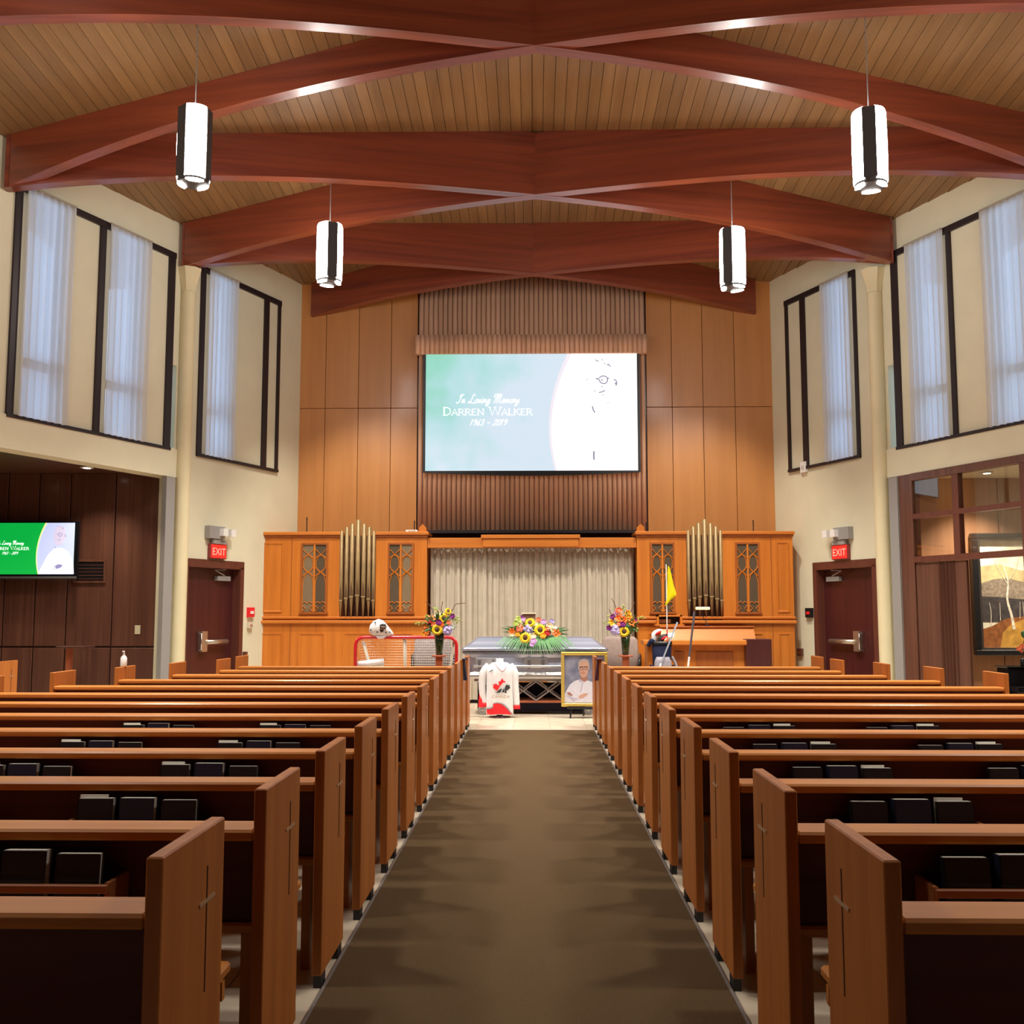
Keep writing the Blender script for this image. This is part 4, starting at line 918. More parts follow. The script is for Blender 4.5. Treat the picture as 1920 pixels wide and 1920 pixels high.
# ================================================================== JERSEY ON A TORSO FORM
JY = 14.52
JW = plain('jersey_white', (.80, .79, .80), .75, noise=.04, nscale=30); JR = plain('jersey_red', (.80, .012, .02), .7); JB = plain('jersey_black', (.03, .03, .035), .7); JG = plain('jersey_grey', (.30, .28, .30), .7); JGOLD = plain('jersey_gold', (.36, .22, .07), .6)
jc = A(937, 1300, JY); jx = jc.x
t = thing('hockey_jersey', 'white hockey jersey with red hem and red and black maple leaf emblem', 'jersey', (jx, JY, 0))
def jz(py): return A(937, py, JY).z
def jxx(px): return A(px, 1300, JY).x-jx
SEC = [(jz(1339), .190, .11), (jz(1318), .192, .12), (jz(1295), .185, .125), (jz(1275), .185, .13), (jz(1260), .19, .13), (jz(1252), .185, .12), (jz(1246), .155, .10), (jz(1242), .10, .075)]
def jsec(z):
    for i in range(len(SEC)-1):
        if SEC[i][0] <= z <= SEC[i+1][0] or i == len(SEC)-2:
            f = (z-SEC[i][0])/(SEC[i+1][0]-SEC[i][0]); f = min(max(f, 0), 1)
            return SEC[i][1]+(SEC[i+1][1]-SEC[i][1])*f, SEC[i][2]+(SEC[i+1][2]-SEC[i][2])*f
def jring(z):
    hw_, dp_ = jsec(z); out = []
    for k in range(28):
        q = 2*PI*k/28; c, s_ = math.cos(q), math.sin(q)
        out.append((hw_*math.copysign(abs(c)**.7, c), dp_*math.copysign(abs(s_)**.8, s_)+.006*math.sin(q*9+z*14), z))
    return out
zz_ = [SEC[0][0]+(SEC[-1][0]-SEC[0][0])*k/16 for k in range(17)]
MB().loft([jring(z) for z in zz_]).build('body', JW, t, True)
def jfront(x, z, e=.006):
    hw_, dp_ = jsec(z); u = min(abs(x)/hw_, .98); c = u**(1/.7); s_ = math.sqrt(max(0, 1-c*c)); return -(dp_*s_**.8)-e-.006
def decal(name, pts, mat, par, e=.006):        # pts in photo pixels, refined and laid on the chest
    P = []
    for i, (a, b_) in enumerate(pts):
        c, d = pts[(i+1) % len(pts)]; n = max(1, int(math.hypot(c-a, d-b_)/2))
        for k in range(n): P.append((a+(c-a)*k/n, b_+(d-b_)*k/n))
    V = [(jxx(a), jfront(jxx(a), jz(b_), e), jz(b_)) for a, b_ in P]
    return MB().poly(V).build(name, mat, par)
def zp(pts): return [(880+a/13.717, 1220+b_/13.717) for a, b_ in pts]
decal('red_hem', zp([(445, 1500), (560, 1480), (620, 1440), (625, 1350), (720, 1330), (820, 1350), (900, 1400), (980, 1480), (1040, 1560), (1100, 1625), (1090, 1640), (980, 1615), (780, 1610), (600, 1625), (470, 1640)]), JR, t)
decal('grey_hem_line', zp([(430, 1470), (540, 1450), (610, 1420), (625, 1335), (730, 1310), (850, 1335), (930, 1385), (1010, 1460), (1070, 1550), (1115, 1610), (1100, 1625), (1040, 1560), (980, 1480), (900, 1400), (820, 1350), (720, 1330), (625, 1350), (620, 1440), (560, 1480), (445, 1500)]), JG, t, .007)
em = decal('red_leaf_half', zp([(855, 690), (885, 755), (940, 770), (925, 805), (880, 800), (830, 855), (780, 925), (745, 985), (715, 1015), (690, 985), (640, 960), (612, 930), (632, 900), (615, 852), (660, 850), (690, 832), (720, 850), (750, 878), (772, 882), (766, 830), (755, 770), (800, 778), (815, 750)]), JR, t, .008)
decal('black_leaf_half', zp([(975, 848), (1002, 880), (1052, 868), (1040, 910), (1062, 940), (1030, 965), (1005, 985), (955, 1010), (968, 1078), (915, 1062), (920, 950), (938, 885)]), JB, t, .008)
decal('black_stroke', zp([(690, 1068), (745, 1015), (800, 972), (852, 948), (835, 1000), (810, 1055)]), JB, t, .008); decal('black_stroke', zp([(838, 1055), (862, 1010), (896, 945), (905, 960), (902, 1055)]), JB, t, .008)
zt_ = jz(1220+1195/13.717); xt_ = jxx(880+818/13.717)
text_mesh('lettering', 'CANADA', .052, JGOLD, Matrix.Translation((xt_, jfront(xt_, zt_, .02), zt_)) @ Matrix.Rotation(PI/2, 4, 'X') @ Matrix.Scale(1.12, 4, (1, 0, 0)), t)
decal('brand_stroke', zp([(500, 540), (560, 500), (625, 468), (610, 500), (560, 525)]), JB, t)
for off, m_ in ((0, JR), (18, JB), (34, JW)):
    pts = [(650+off*.2, 285+off*.5), (720, 395+off), (800, 475+off), (855, 515+off), (910, 475+off), (955, 405+off), (975, 330+off*.5)]
    up = zp(pts); V = []; n = len(up)
    for a, b_ in up: V.append((jxx(a), jfront(jxx(a), min(jz(b_), SEC[-1][0]-.01), .010), jz(b_)))
    for a, b_ in up: V.append((jxx(a), jfront(jxx(a), min(jz(b_+.9), SEC[-1][0]-.01), .010), jz(b_+.9)))
    MB().add(V, [(i, i+1, n+i+1, n+i) for i in range(n-1)]).build('collar_stripe', m_, t)
MB().lathe([(.085, jz(1250)), (.07, jz(1243)), (.05, jz(1239)), (.054, jz(1235)), (.04, jz(1234.5))], 16).build('torso_neck', MASKW, t, True)
MB().lathe([(.03, jz(1234.6)), (.02, jz(1233.5))], 10).build('neck_cap', CHROME, t)
for sx, pts, nm in ((-1, [(917, 1249), (907, 1260), (904, 1282), (905, 1300), (908, 1318)], 'sleeve'), (1, [(956, 1249), (964.5, 1260), (966, 1285), (968, 1305), (969, 1322)], 'sleeve')):
    P = [(jxx(a), .0 if i == 0 else -.02, jz(b_)) for i, (a, b_) in enumerate(pts)]
    MB().tube(smoothline(P, 4), [.058-.016*k/(4*(len(P)-1)) for k in range(4*(len(P)-1)+1)], 10).build(nm, JW, t, True)
    e = P[-1]; M = Matrix.Translation((e[0], e[1], 0))
    MB().lathe([(.046, e[2]-.05), (.047, e[2]-.02), (.045, e[2]+.004)], 12, M).build('red_cuff', JR, t, True)
P = [(jxx(a), -.05, jz(b_)) for a, b_ in ((901, 1292), (900, 1305), (903, 1320))]
MB().loft([[(jxx(899.5), -.03, jz(1292)), (jxx(901), -.05, jz(1292)), (jxx(902.5), -.02, jz(1292))], [(jxx(897), -.03, jz(1325)), (jxx(905), -.07, jz(1326)), (jxx(912), -.03, jz(1324))]]).build('red_sleeve_panel', JR, t)
MB().lathe([(.14, 0), (.15, .012), (.05, .02), (.02, .06)], 20).build('stand_base', DOORW, t, True)
# ================================================================== FRAMED PORTRAIT
PY = 14.42
tl, tr_, bl, br_ = A(1057, 1222.5, PY), A(1140, 1223, PY), A(1050, 1325, PY), A(1143, 1325, PY)
pc = (bl+br_)/2; PWd = ((br_-bl).x+(tr_-tl).x)/2; PH = tl.z-bl.z
t = thing('framed_portrait', 'gold framed portrait photograph of a man in a white shirt, arms crossed', 'framed photo', (pc.x, PY, 0))
M0 = Matrix.Translation((0, 0, bl.z)) @ Matrix.Rotation(-.08, 4, 'X')
hw_ = PWd/2; fwid = .045
for a, b_, c, d in ((-hw_, 0, hw_, fwid), (-hw_, PH-fwid, hw_, PH), (-hw_, fwid, -hw_+fwid, PH-fwid), (hw_-fwid, fwid, hw_, PH-fwid)):
    MB().bbox((a, -.03, b_), (c, .0, d), .008, M0).build('gold_moulding', GOLD, t)
MB().box((-hw_+.01, -.004, .01), (hw_-.01, .006, PH-.01), M0).build('backing', BLACK, t)
m, nt, b = new_mat('portrait_backdrop'); tc = nt.nodes.new('ShaderNodeTexCoord'); n = nt.nodes.new('ShaderNodeTexNoise'); n.inputs['Scale'].default_value = 6
r = nt.nodes.new('ShaderNodeValToRGB'); r.color_ramp.elements[0].color = (.16, .17, .26, 1); r.color_ramp.elements[1].color = (.34, .34, .42, 1); r.color_ramp.elements[0].position = .3; r.color_ramp.elements[1].position = .7
nt.links.new(tc.outputs['Object'], n.inputs['Vector']); nt.links.new(n.outputs['Fac'], r.inputs[0]); nt.links.new(r.outputs[0], b.inputs['Base Color']); b.inputs['Roughness'].default_value = .25; BACKDROP = m
u0, u1, v0, v1 = -hw_+fwid, hw_-fwid, fwid, PH-fwid
ph = MB().poly([(u0, -.006, v0), (u1, -.006, v0), (u1, -.006, v1), (u0, -.006, v1)], M0).build('photograph', BACKDROP, t)
def pz(a, b_): return (u0+(a-430)/(1440-430)*(u1-u0), v1-(b_-255)/(1500-255)*(v1-v0))     # zoomed photo coordinates
def flat(name, pts, mat, par, e, M=M0, f=pz, sm=False):
    Q = [f(*p) for p in pts]
    if sm: Q = smoothline(Q+[Q[0]], 4)[:-1]
    return MB().poly([(x, -.006-e, z) for x, z in Q][::1], M).build(name, mat, par)
SKIN = plain('print_skin', (.62, .37, .28), .3); SKIND = plain('print_skin_dark', (.40, .20, .15), .3); HAIR = plain('print_grey_hair', (.46, .40, .40), .3); SHIRT = plain('print_white_shirt', (.72, .70, .78), .3, noise=.1, nscale=60); SHADE_ = plain('print_shirt_fold', (.50, .48, .60), .3); INK = plain('print_dark', (.10, .06, .06), .3)
flat('shirt', [(360, 1440), (385, 1330), (470, 1190), (560, 1020), (680, 925), (820, 880), (1000, 900), (1130, 950), (1250, 1060), (1330, 1250), (1400, 1480), (370, 1480)], SHIRT, ph, .001)
flat('neck', [(830, 800), (1010, 800), (1020, 900), (930, 950), (840, 890)], SKIND, ph, .0015)
flat('hair', [(780, 560), (785, 440), (840, 370), (930, 345), (1020, 380), (1055, 470), (1050, 560), (1020, 640), (800, 640)], HAIR, ph, .002, sm=True)
flat('face', [(800, 520), (830, 420), (930, 390), (1015, 430), (1040, 540), (1030, 660), (990, 780), (920, 835), (850, 800), (810, 700)], SKIN, ph, .0025, sm=True)
flat('ear', [(1035, 540), (1065, 550), (1055, 620), (1030, 630)], SKIN, ph, .0022)
for a, b_ in ((860, 600), (965, 590)):
    mb = MB(); c = [pz(a+45*math.cos(q), b_+34*math.sin(q)) for q in [2*PI*k/14 for k in range(15)]]; mb.ribbon(c, .006, -.0095, M0); mb.build('spectacle_rim', INK, ph)
mb = MB().ribbon([pz(815, 560), pz(905, 548)], .007, -.0096, M0).ribbon([pz(930, 548), pz(1020, 552)], .007, -.0096, M0); mb.build('brow_line', INK, ph)
MB().ribbon([pz(905, 600), pz(890, 670), pz(925, 680)], .006, -.0096, M0).build('nose_line', SKIND, ph)
MB().ribbon([pz(845, 700), pz(890, 725), pz(950, 705)], .010, -.0096, M0).build('mouth_line', plain('print_lips', (.45, .12, .10), .3), ph)
flat('collar', [(820, 860), (870, 930), (820, 950), (790, 900)], SHADE_, ph, .003); flat('placket', [(880, 940), (910, 940), (850, 1200), (820, 1200)], SHADE_, ph, .002)
flat('forearm', [(490, 1220), (560, 1210), (640, 1290), (600, 1310), (520, 1280)], SKIND, ph, .003); flat('hand', [(785, 1320), (830, 1280), (910, 1250), (1010, 1240), (980, 1300), (880, 1360), (800, 1370)], SKIN, ph, .003, sm=True)
flat('sleeve_fold', [(600, 1330), (700, 1370), (800, 1380), (700, 1410)], SHADE_, ph, .0025); flat('sleeve_fold', [(480, 1300), (600, 1320), (700, 1440), (660, 1460)], SHADE_, ph, .0022)
MB().poly([(u0-.002, -.018, v0-.002), (u1+.002, -.018, v0-.002), (u1+.002, -.018, v1+.002), (u0-.002, -.018, v1+.002)], M0).build('picture_glass', GLASS, t)
for sx in (-.2, .2): MB().tube([(sx, -.02, 0), (sx*.6, .10, .65)], .012, 6).build('easel_leg', BLACK, t)
MB().tube([(0, .35, 0), (0, .10, .65)], .012, 6).build('easel_leg', BLACK, t)
MB().box((-.24, -.05, bl.z-.03), (.24, .02, bl.z-.005)).build('easel_ledge', BLACK, t)
# ================================================================== GOLF BAG, FLAG, STICKS
BY = 15.3
NVY = plain('golf_bag_navy', (.008, .010, .035), .8, spec=.2); GRYB = plain('golf_bag_grey', (.28, .26, .30), .6)
bx = A(1241, 1240, BY).x
t = thing('golf_bag', 'navy and grey golf bag standing before the organ console', 'golf bag', (bx, BY, 0))
zt_ = A(1241, 1204, BY).z
MB().loft([rr(.13, .12, .0, .08), rr(.14, .13, .3, .09), rr(.13, .12, .7, .09), rr(.14, .13, zt_, .09)]).build('body', NVY, t, True)
MB().loft([rr(.12, .06, .42, .05), rr(.13, .07, .6, .05), rr(.12, .06, .74, .05), rr(.09, .04, .80, .03)], Matrix.Translation((.0, -.12, 0))).build('front_pocket', GRYB, t, True)
for sx in (-1, 1): MB().loft([rr(.05, .08, .3, .03), rr(.06, .09, .5, .04), rr(.04, .06, .68, .03)], Matrix.Translation((sx*.14, -.03, 0))).build('side_pocket', NVY, t, True)
MB().loft([rr(.15, .14, zt_-.03, .1), rr(.15, .14, zt_+.01, .1)]).build('top_collar', BLACK, t, True)
MB().tube(smoothline([(.14, -.06, .8), (.2, -.08, .65), (.15, -.1, .45)], 5), .02, 6).build('shoulder_strap', GRYB, t, True)
MB().tube(smoothline([(-.12, -.05, zt_), (-.16, -.06, zt_+.02), (-.2, -.05, zt_-.06)], 4), .03, 6).build('handle_pad', NVY, t, True)
def club(x, y, lab, cover, h, lean, col):
    c = thing('golf_club', lab, 'golf club', (bx+x, BY+y, zt_-.3), 0, 'golf clubs in the bag')
    MB().tube([(0, 0, 0), (lean, 0, .3+h)], .007, 6).build('shaft', CHROME, c)
    if cover:
        MB().loft([[(lean+a*math.cos(q)+dx, a*.7*math.sin(q), .3+z) for q in [2*PI*k/10 for k in range(10)]] for z, a, dx in ((h-.22, .022, -.03), (h-.12, .04, -.03), (h-.04, .055, -.01), (h, .055, .03), (h+.02, .03, .06))]).build('head_cover', col, c, True)
        MB().loft([[(lean+a*math.cos(q)+dx, -.03+a*.5*math.sin(q), .3+z) for q in [2*PI*k/8 for k in range(8)]] for z, a, dx in ((h-.07, .02, .0), (h-.04, .032, .02), (h-.01, .02, .05))]).build('cover_patch', JR, c, True)
    else:
        MB().loft([[(lean+dx, -.02, .3+h-.02), (lean+dx, .02, .3+h-.02), (lean+dx, .01, .3+h+.03)] for dx in (-.02, .07)]).build('iron_head', CHROME, c)
club(-.05, 0, 'golf club with a white and red padded head cover', True, .17, -.03, MASKW)
club(.06, .03, 'bare golf iron leaning to the flag pole side of the golf bag', False, .10, .06, CHROME)
club(.0, -.04, 'golf club with a small black cover in the middle of the bag', True, .10, .0, DK)
fp = A(1251, 1200, 15.42); ft = A(1250.5, 1058, 15.42)
t = thing('golf_flag', 'bright yellow golf flag on a white and red pole', 'flag', (fp.x, 15.42, 0))
MB().tube([(0, 0, .02), (0, 0, 1.19)], .008, 6).build('red_pole_section', JR, t); MB().tube([(0, 0, 1.19), (0, 0, ft.z)], .008, 6).build('white_pole_section', WHITEP, t)
MB().lathe([(.06, 0), (.05, .03)], 12).build('base', BLACK, t)
YEL = fabric('flag_yellow', (.85, .78, .02), .35)
def fz(px, py, dy): p_ = A(px, py, 15.42+dy); return (p_.x-fp.x, dy, p_.z)
G = [[fz(1251.5, 1063, 0), fz(1253, 1061, -.01), fz(1255, 1061, -.02)], [fz(1251.5, 1080, 0), fz(1255, 1082, -.03), fz(1260, 1083, .0)], [fz(1251, 1103, 0), fz(1258, 1105, -.04), fz(1265, 1106, .02)], [fz(1250, 1118, 0), fz(1258, 1120, -.05), fz(1271, 1116, .02)], [fz(1249, 1128, 0), fz(1253, 1129, -.04), fz(1258, 1124, .0)], [fz(1247, 1135, 0), fz(1249, 1136, -.02), fz(1251, 1133, .0)]]
o = MB().add([p_ for r_ in G for p_ in r_], [(j*3+i, j*3+i+1, (j+1)*3+i+1, (j+1)*3+i) for j in range(5) for i in range(2)]).build('cloth', YEL, t, True)
md = o.modifiers.new('s', 'SUBSURF'); md.levels = md.render_levels = 2
SHAFT = plain('stick_graphite', (.16, .16, .18), .35, metal=.4)
for a, b_, Ys, lab, mats in (((1270, 1167), (1234, 1258), 15.0, 'silver-grey hockey stick leaning in front of the golf bag', (SHAFT, SILVER)), ((1302, 1147), (1288, 1270), 15.2, 'dark-taped white hockey stick standing in front of the organ console', (plain('stick_tape', (.07, .06, .07), .8), MASKW))):
    pa, pb = A(a[0], a[1], Ys+.25), A(b_[0], b_[1], Ys)
    d = (pb-pa); k = pb.z/(-d.z); fl = pb+d*k
    t = thing('hockey_stick', lab, 'hockey stick', fl)
    MB().tube([pa-fl, (pa-fl)*.55], [.017, .015], 4).build('taped_grip', mats[0], t); MB().tube([(pa-fl)*.55, (pa-fl)*.02], .014, 4).build('shaft', mats[1], t)
    MB().bbox((-.30, -.012, 0), (.02, .012, .07), .006).build('blade', mats[0], t)
# ================================================================== LETTERING STROKES
SERIF = {'D': (.78, [[(.12, 0), (.12, 1)], [(.12, .97), (.40, .97), (.66, .78), (.70, .5), (.66, .22), (.40, .03), (.12, .03)]]), 'A': (.76, [[(.04, 0), (.38, 1), (.72, 0)], [(.17, .34), (.58, .34)]]),
    'R': (.76, [[(.12, 0), (.12, 1)], [(.12, .97), (.45, .97), (.60, .85), (.60, .65), (.45, .5), (.12, .5)], [(.36, .5), (.72, 0)]]), 'E': (.66, [[(.12, 0), (.12, 1)], [(.12, .97), (.58, .97)], [(.12, .52), (.48, .52)], [(.12, .03), (.60, .03)]]),
    'N': (.86, [[(.12, 0), (.12, 1)], [(.12, 1), (.74, 0)], [(.74, 0), (.74, 1)]]), 'W': (1.12, [[(.04, 1), (.30, 0), (.56, .95), (.82, 0), (1.08, 1)]]), 'L': (.62, [[(.12, 0), (.12, 1)], [(.12, .03), (.58, .03)]]),
    'K': (.78, [[(.12, 0), (.12, 1)], [(.12, .42), (.66, 1)], [(.30, .60), (.74, 0)]])}
SERF = {'D': [(.12, 0), (.12, 1)], 'A': [(.04, 0), (.72, 0)], 'R': [(.12, 0), (.12, 1), (.72, 0)], 'E': [], 'N': [(.12, 0), (.12, 1), (.74, 1)], 'W': [(.04, 1), (.56, 1), (1.08, 1)], 'L': [(.12, 1), (.12, 0)], 'K': [(.12, 0), (.12, 1), (.66, 1), (.74, 0)]}
def serif_strokes(word, x, base, hcap, hsm):
    out = []; first = True
    for ch in word:
        if ch == ' ': x += hsm*.55; first = True; continue
        h = hcap if first else hsm; first = False; wd_, st = SERIF[ch]
        for s_ in st:
            heavy = len(s_) == 2 and abs(s_[0][0]-s_[1][0]) < .01
            out.append(([(x+a*h, base+b_*h) for a, b_ in s_], h*(.15 if heavy else .10)))
        for a, b_ in SERF[ch]: out.append(([(x+(a-.11)*h, base+(.03 if b_ < .5 else .97)*h), (x+(a+.11)*h, base+(.03 if b_ < .5 else .97)*h)], h*.07))
        x += wd_*h*1.04
    return out, x
CURS = {'I': (.62, [[(.02, .12), (.10, .0), (.28, .08), (.40, .6), (.48, .98), (.30, .86), (.26, .74), (.5, .92), (.66, 1.0)]]), 'n': (.42, [[(.0, .0), (.07, .42), (.03, .1), (.2, .42), (.25, .3), (.22, .05), (.40, .1)]]), 'L': (.74, [[(.56, .85), (.48, 1.0), (.36, .85), (.30, .35), (.16, .02), (.02, .08), (.12, .16), (.4, .02), (.66, .0), (.78, .14)]]),
    'o': (.36, [[(.26, .38), (.1, .38), (.02, .16), (.1, .02), (.24, .06), (.3, .28), (.22, .40), (.38, .34)]]), 'v': (.34, [[(.0, .36), (.08, .36), (.1, .02), (.28, .2), (.28, .42), (.36, .36)]]), 'i': (.22, [[(.04, .40), (.02, .08), (.1, .0), (.22, .12)], [(.1, .56), (.12, .6)]]), 'g': (.40, [[(.28, .38), (.1, .38), (.02, .14), (.12, .02), (.28, .2), (.30, .4), (.24, -.2), (.1, -.34), (.02, -.2), (.4, .1)]]),
    'M': (1.0, [[(.1, .6), (.0, .8), (.12, 1.0), (.3, .95), (.24, .4), (.12, .0)], [(.26, .6), (.42, .98), (.5, .9), (.44, .2), (.42, .0)], [(.44, .4), (.66, .98), (.76, .9), (.7, .2), (.8, .02), (.96, .14)]]), 'e': (.32, [[(.04, .2), (.24, .3), (.18, .42), (.05, .3), (.06, .06), (.16, .0), (.32, .14)]]), 'm': (.58, [[(.0, .0), (.06, .42), (.03, .1), (.18, .42), (.22, .05), (.24, .3), (.38, .42), (.42, .3), (.40, .04), (.56, .1)]]), 'r': (.30, [[(.0, .0), (.08, .44), (.2, .38), (.18, .08), (.3, .1)]]), 'y': (.42, [[(.02, .40), (.06, .1), (.16, .06), (.30, .42), (.28, .1), (.2, -.26), (.06, -.34), (.06, -.2), (.42, .14)]]),
    '1': (.34, [[(.04, .75), (.2, 1.0), (.14, .5), (.08, .0)]]), '9': (.5, [[(.44, .8), (.26, 1.0), (.1, .76), (.22, .55), (.42, .72), (.40, .4), (.2, .0)]]), '6': (.5, [[(.42, .98), (.16, .6), (.08, .22), (.22, .0), (.40, .2), (.32, .45), (.12, .3)]]), '3': (.46, [[(.12, .9), (.3, 1.0), (.40, .8), (.2, .55), (.38, .4), (.34, .1), (.14, .0), (.04, .12)]]), '-': (.6, [[(.12, .42), (.46, .45)]]), '2': (.5, [[(.1, .78), (.28, 1.0), (.42, .8), (.26, .4), (.02, .02), (.2, .08), (.46, .02)]]), '0': (.5, [[(.30, 1.0), (.1, .7), (.08, .2), (.22, .0), (.40, .3), (.42, .8), (.30, 1.0)]])}
def script_strokes(word, x, base, h, slant=.28, wd=.09):
    out = []
    for ch in word:
        if ch == ' ': x += .32*h; continue
        w_, st = CURS[ch]
        for s_ in st: out.append((smoothline([(x+(a+slant*b_)*h, base+b_*h) for a, b_ in s_], 5), h*wd))
        x += w_*h
    return out, x
# memorial slide, in units of the picture height, origin bottom left
def slide(par, M, Ht, aspect, mats, photo):
    W_ = aspect; S = Matrix.Scale(Ht, 4); MM = M @ S
    def P(pts, y): return [(a, y, b_) for a, b_ in pts]
    g = MB().poly(P([(0, 0), (W_, 0), (W_, 1), (0, 1)], 0), MM).build('slide_background', mats['bg'], par)
    arc = [(1.085+.115*((v-.40)/.6)**2 if v > .40 else 1.04+.045+.05*((.40-v)/.4)**2*.6-.045, v) for v in [k/20 for k in range(21)]]
    arc = [(1.04+.16*((v-.36)/.64)**2 if v > .36 else 1.04+.05*((.36-v)/.36)**2, v) for v in [k/20 for k in range(21)]]
    e = .0012/Ht*2
    MB().poly(P(arc+[(W_, 1), (W_, 0)], -e), MM).build('slide_photo_area', mats['photo'], par)
    band = [(a+.018+.02*v*v, v) for a, v in arc]
    MB().add(P(arc, -2*e)+P(band, -2*e), [(i, i+1, 21+i+1, 21+i) for i in range(20)], MM).build('slide_arc', mats['arc'], par)
    def px(a, b_): return ((a-85)/955, 1-(b_-103)/952)
    st, _ = script_strokes('In Loving Memory', 0, 0, .085); wid = _
    tx = MB(); x0_, b0 = px(330, 512); sc = (855-330)/955/(wid+.02)
    for s_, w_ in st: tx.ribbon([(x0_+a*sc, b0+.006+b_*sc) for a, b_ in s_], w_*sc, -3*e, MM)
    tag(tx.build('script_line', mats['text'], par), kind='stuff')
    st, wid = serif_strokes('DARREN WALKER', 0, 0, .070, .055); x0_, b0 = px(225, 606); sc = (948-225)/955/wid
    tx = MB()
    for s_, w_ in st: tx.ribbon([(x0_+a*sc, b0+b_*1.0) for a, b_ in s_], w_, -3*e, MM)
    tag(tx.build('name_line', mats['text'], par), kind='stuff')
    st, wid = script_strokes('1963 - 2019', 0, 0, .05, .3, .11); x0_, b0 = px(440, 688); sc = (735-440)/955/wid
    tx = MB()
    for s_, w_ in st: tx.ribbon([(x0_+a*sc, b0+b_) for a, b_ in s_], w_, -3*e, MM)
    tag(tx.build('date_line', mats['text'], par), kind='stuff')
    ln = MB(); L_ = lambda pts, w_=.006: ln.ribbon(smoothline([px(*p_) for p_ in pts], 4), w_*1.5, -3*e, MM)
    L_([(1450, 155), (1470, 168), (1482, 165)], .005); L_([(1505, 150), (1515, 165)], .004); L_([(1545, 195), (1565, 205), (1578, 215)], .005); L_([(1555, 190), (1572, 198)], .004); L_([(1520, 175), (1535, 195)], .003)
    L_([(1480 + 0, 318), (1498, 345), (1530, 352), (1550, 330), (1545, 300), (1510, 290), (1482, 308)], .006); L_([(1455, 310), (1482, 315)], .007); L_([(1545, 310), (1565, 308)], .006); L_([(1500, 322), (1512, 326)], .008); L_([(1385, 318), (1392, 318)], .007)
    L_([(1600, 320), (1615, 325), (1625, 345), (1618, 370)], .006); L_([(1612, 345), (1618, 358)], .008); L_([(1500, 372), (1512, 382)], .004); L_([(1480, 425), (1505, 420), (1530, 408)], .006); L_([(1440, 412), (1455, 410)], .004); L_([(1505, 440), (1520, 450)], .003); L_([(1545, 515), (1560, 505)], .003)
    L_([(1428, 535), (1434, 565), (1448, 588)], .007); L_([(1437, 900), (1436, 940), (1438, 970)], .009)
    tag(ln.build('face_lines', mats['line'], par), kind='stuff')
    if photo:
        def ft(nm, pts, mt, k): MB().poly(P([px(*p_) for p_ in pts], -e*k), MM).build(nm, mt, par)
        ft('shirt_shape', [(1130, 1050), (1170, 960), (1300, 700), (1420, 570), (1560, 570), (1680, 640), (1780, 820), (1800, 1050)], mats['shirt'], 1.6)
        ft('head_shape', [(1400, 420), (1395, 300), (1430, 190), (1520, 150), (1590, 190), (1620, 300), (1600, 420), (1550, 510), (1470, 520), (1420, 480)], mats['face'], 1.8)
        ft('arm_shape', [(1440, 900), (1500, 870), (1590, 880), (1560, 930), (1470, 960)], mats['line'], 2)
# ================================================================== PROJECTION SCREEN
SYs = BACK-.17
m, nt, b = new_mat('projected_green'); tc = nt.nodes.new('ShaderNodeTexCoord'); n1 = nt.nodes.new('ShaderNodeTexNoise'); n1.inputs['Scale'].default_value = 1.6; n1.inputs['Detail'].default_value = 2
sx_ = nt.nodes.new('ShaderNodeSeparateXYZ'); nt.links.new(tc.outputs['Generated'], sx_.inputs[0]); nt.links.new(tc.outputs['Object'], n1.inputs['Vector'])
ma = nt.nodes.new('ShaderNodeMath'); ma.operation = 'MULTIPLY_ADD'; ma.inputs[1].default_value = 1.05; nt.links.new(sx_.outputs['X'], ma.inputs[0])
mb2 = nt.nodes.new('ShaderNodeMath'); mb2.operation = 'MULTIPLY_ADD'; mb2.inputs[1].default_value = -.35; mb2.inputs[2].default_value = .30; nt.links.new(sx_.outputs['Z'], mb2.inputs[0]); nt.links.new(mb2.outputs[0], ma.inputs[2])
mc = nt.nodes.new('ShaderNodeMath'); mc.operation = 'MULTIPLY_ADD'; mc.inputs[1].default_value = .9; nt.links.new(n1.outputs['Fac'], mc.inputs[0]); nt.links.new(ma.outputs[0], mc.inputs[2])
r = nt.nodes.new('ShaderNodeValToRGB'); el = r.color_ramp.elements; el[0].position = .38; el[0].color = (.30, .74, .56, 1); el[1].position = 1.35; el[1].color = (.72, .85, .96, 1); x_ = el.new(.68); x_.color = (.50, .80, .83, 1)
nt.links.new(mc.outputs[0], r.inputs[0]); nt.links.new(r.outputs[0], b.inputs['Emission Color']); b.inputs['Emission Strength'].default_value = .65; b.inputs['Base Color'].default_value = (.04, .04, .04, 1); b.inputs['Roughness'].default_value = .9
PB = m
S1 = dict(bg=PB, photo=emissive('projected_white', (.98, .97, 1.0), .72), arc=emissive('projected_arc', (.78, .76, .86), .62), text=emissive('projected_text', (1, 1, 1), .9), line=emissive('projected_line', (.34, .32, .46), .42))
sl, srr = A(798, 770, SYs), A(1195, 770, SYs); stp, sbt = A(990, 663, SYs).z, A(990, 882.5, SYs).z
t = thing('projection_screen', 'large bright projection screen showing a green and white memorial slide', 'projection screen', ((sl.x+srr.x)/2, SYs, sbt))
Wd, Hg = srr.x-sl.x, stp-sbt
MB().box((-Wd/2-.045, .004, -.03), (Wd/2+.045, .012, Hg+.01)).build('black_border', BLACK, t)
mb = MB(); pts = [(-Wd/2-.045+(Wd+.09)*k/24, -.03-.055*math.sin(PI*k/24)) for k in range(25)]
mb.prism([(a, -.01) for a, b_ in pts[::-1]]+pts, .0, .02); mb.build('weight_bar', BLACK, t)
slide(t, Matrix.Translation((-Wd/2, 0, 0)), Hg, Wd/Hg, S1, False)
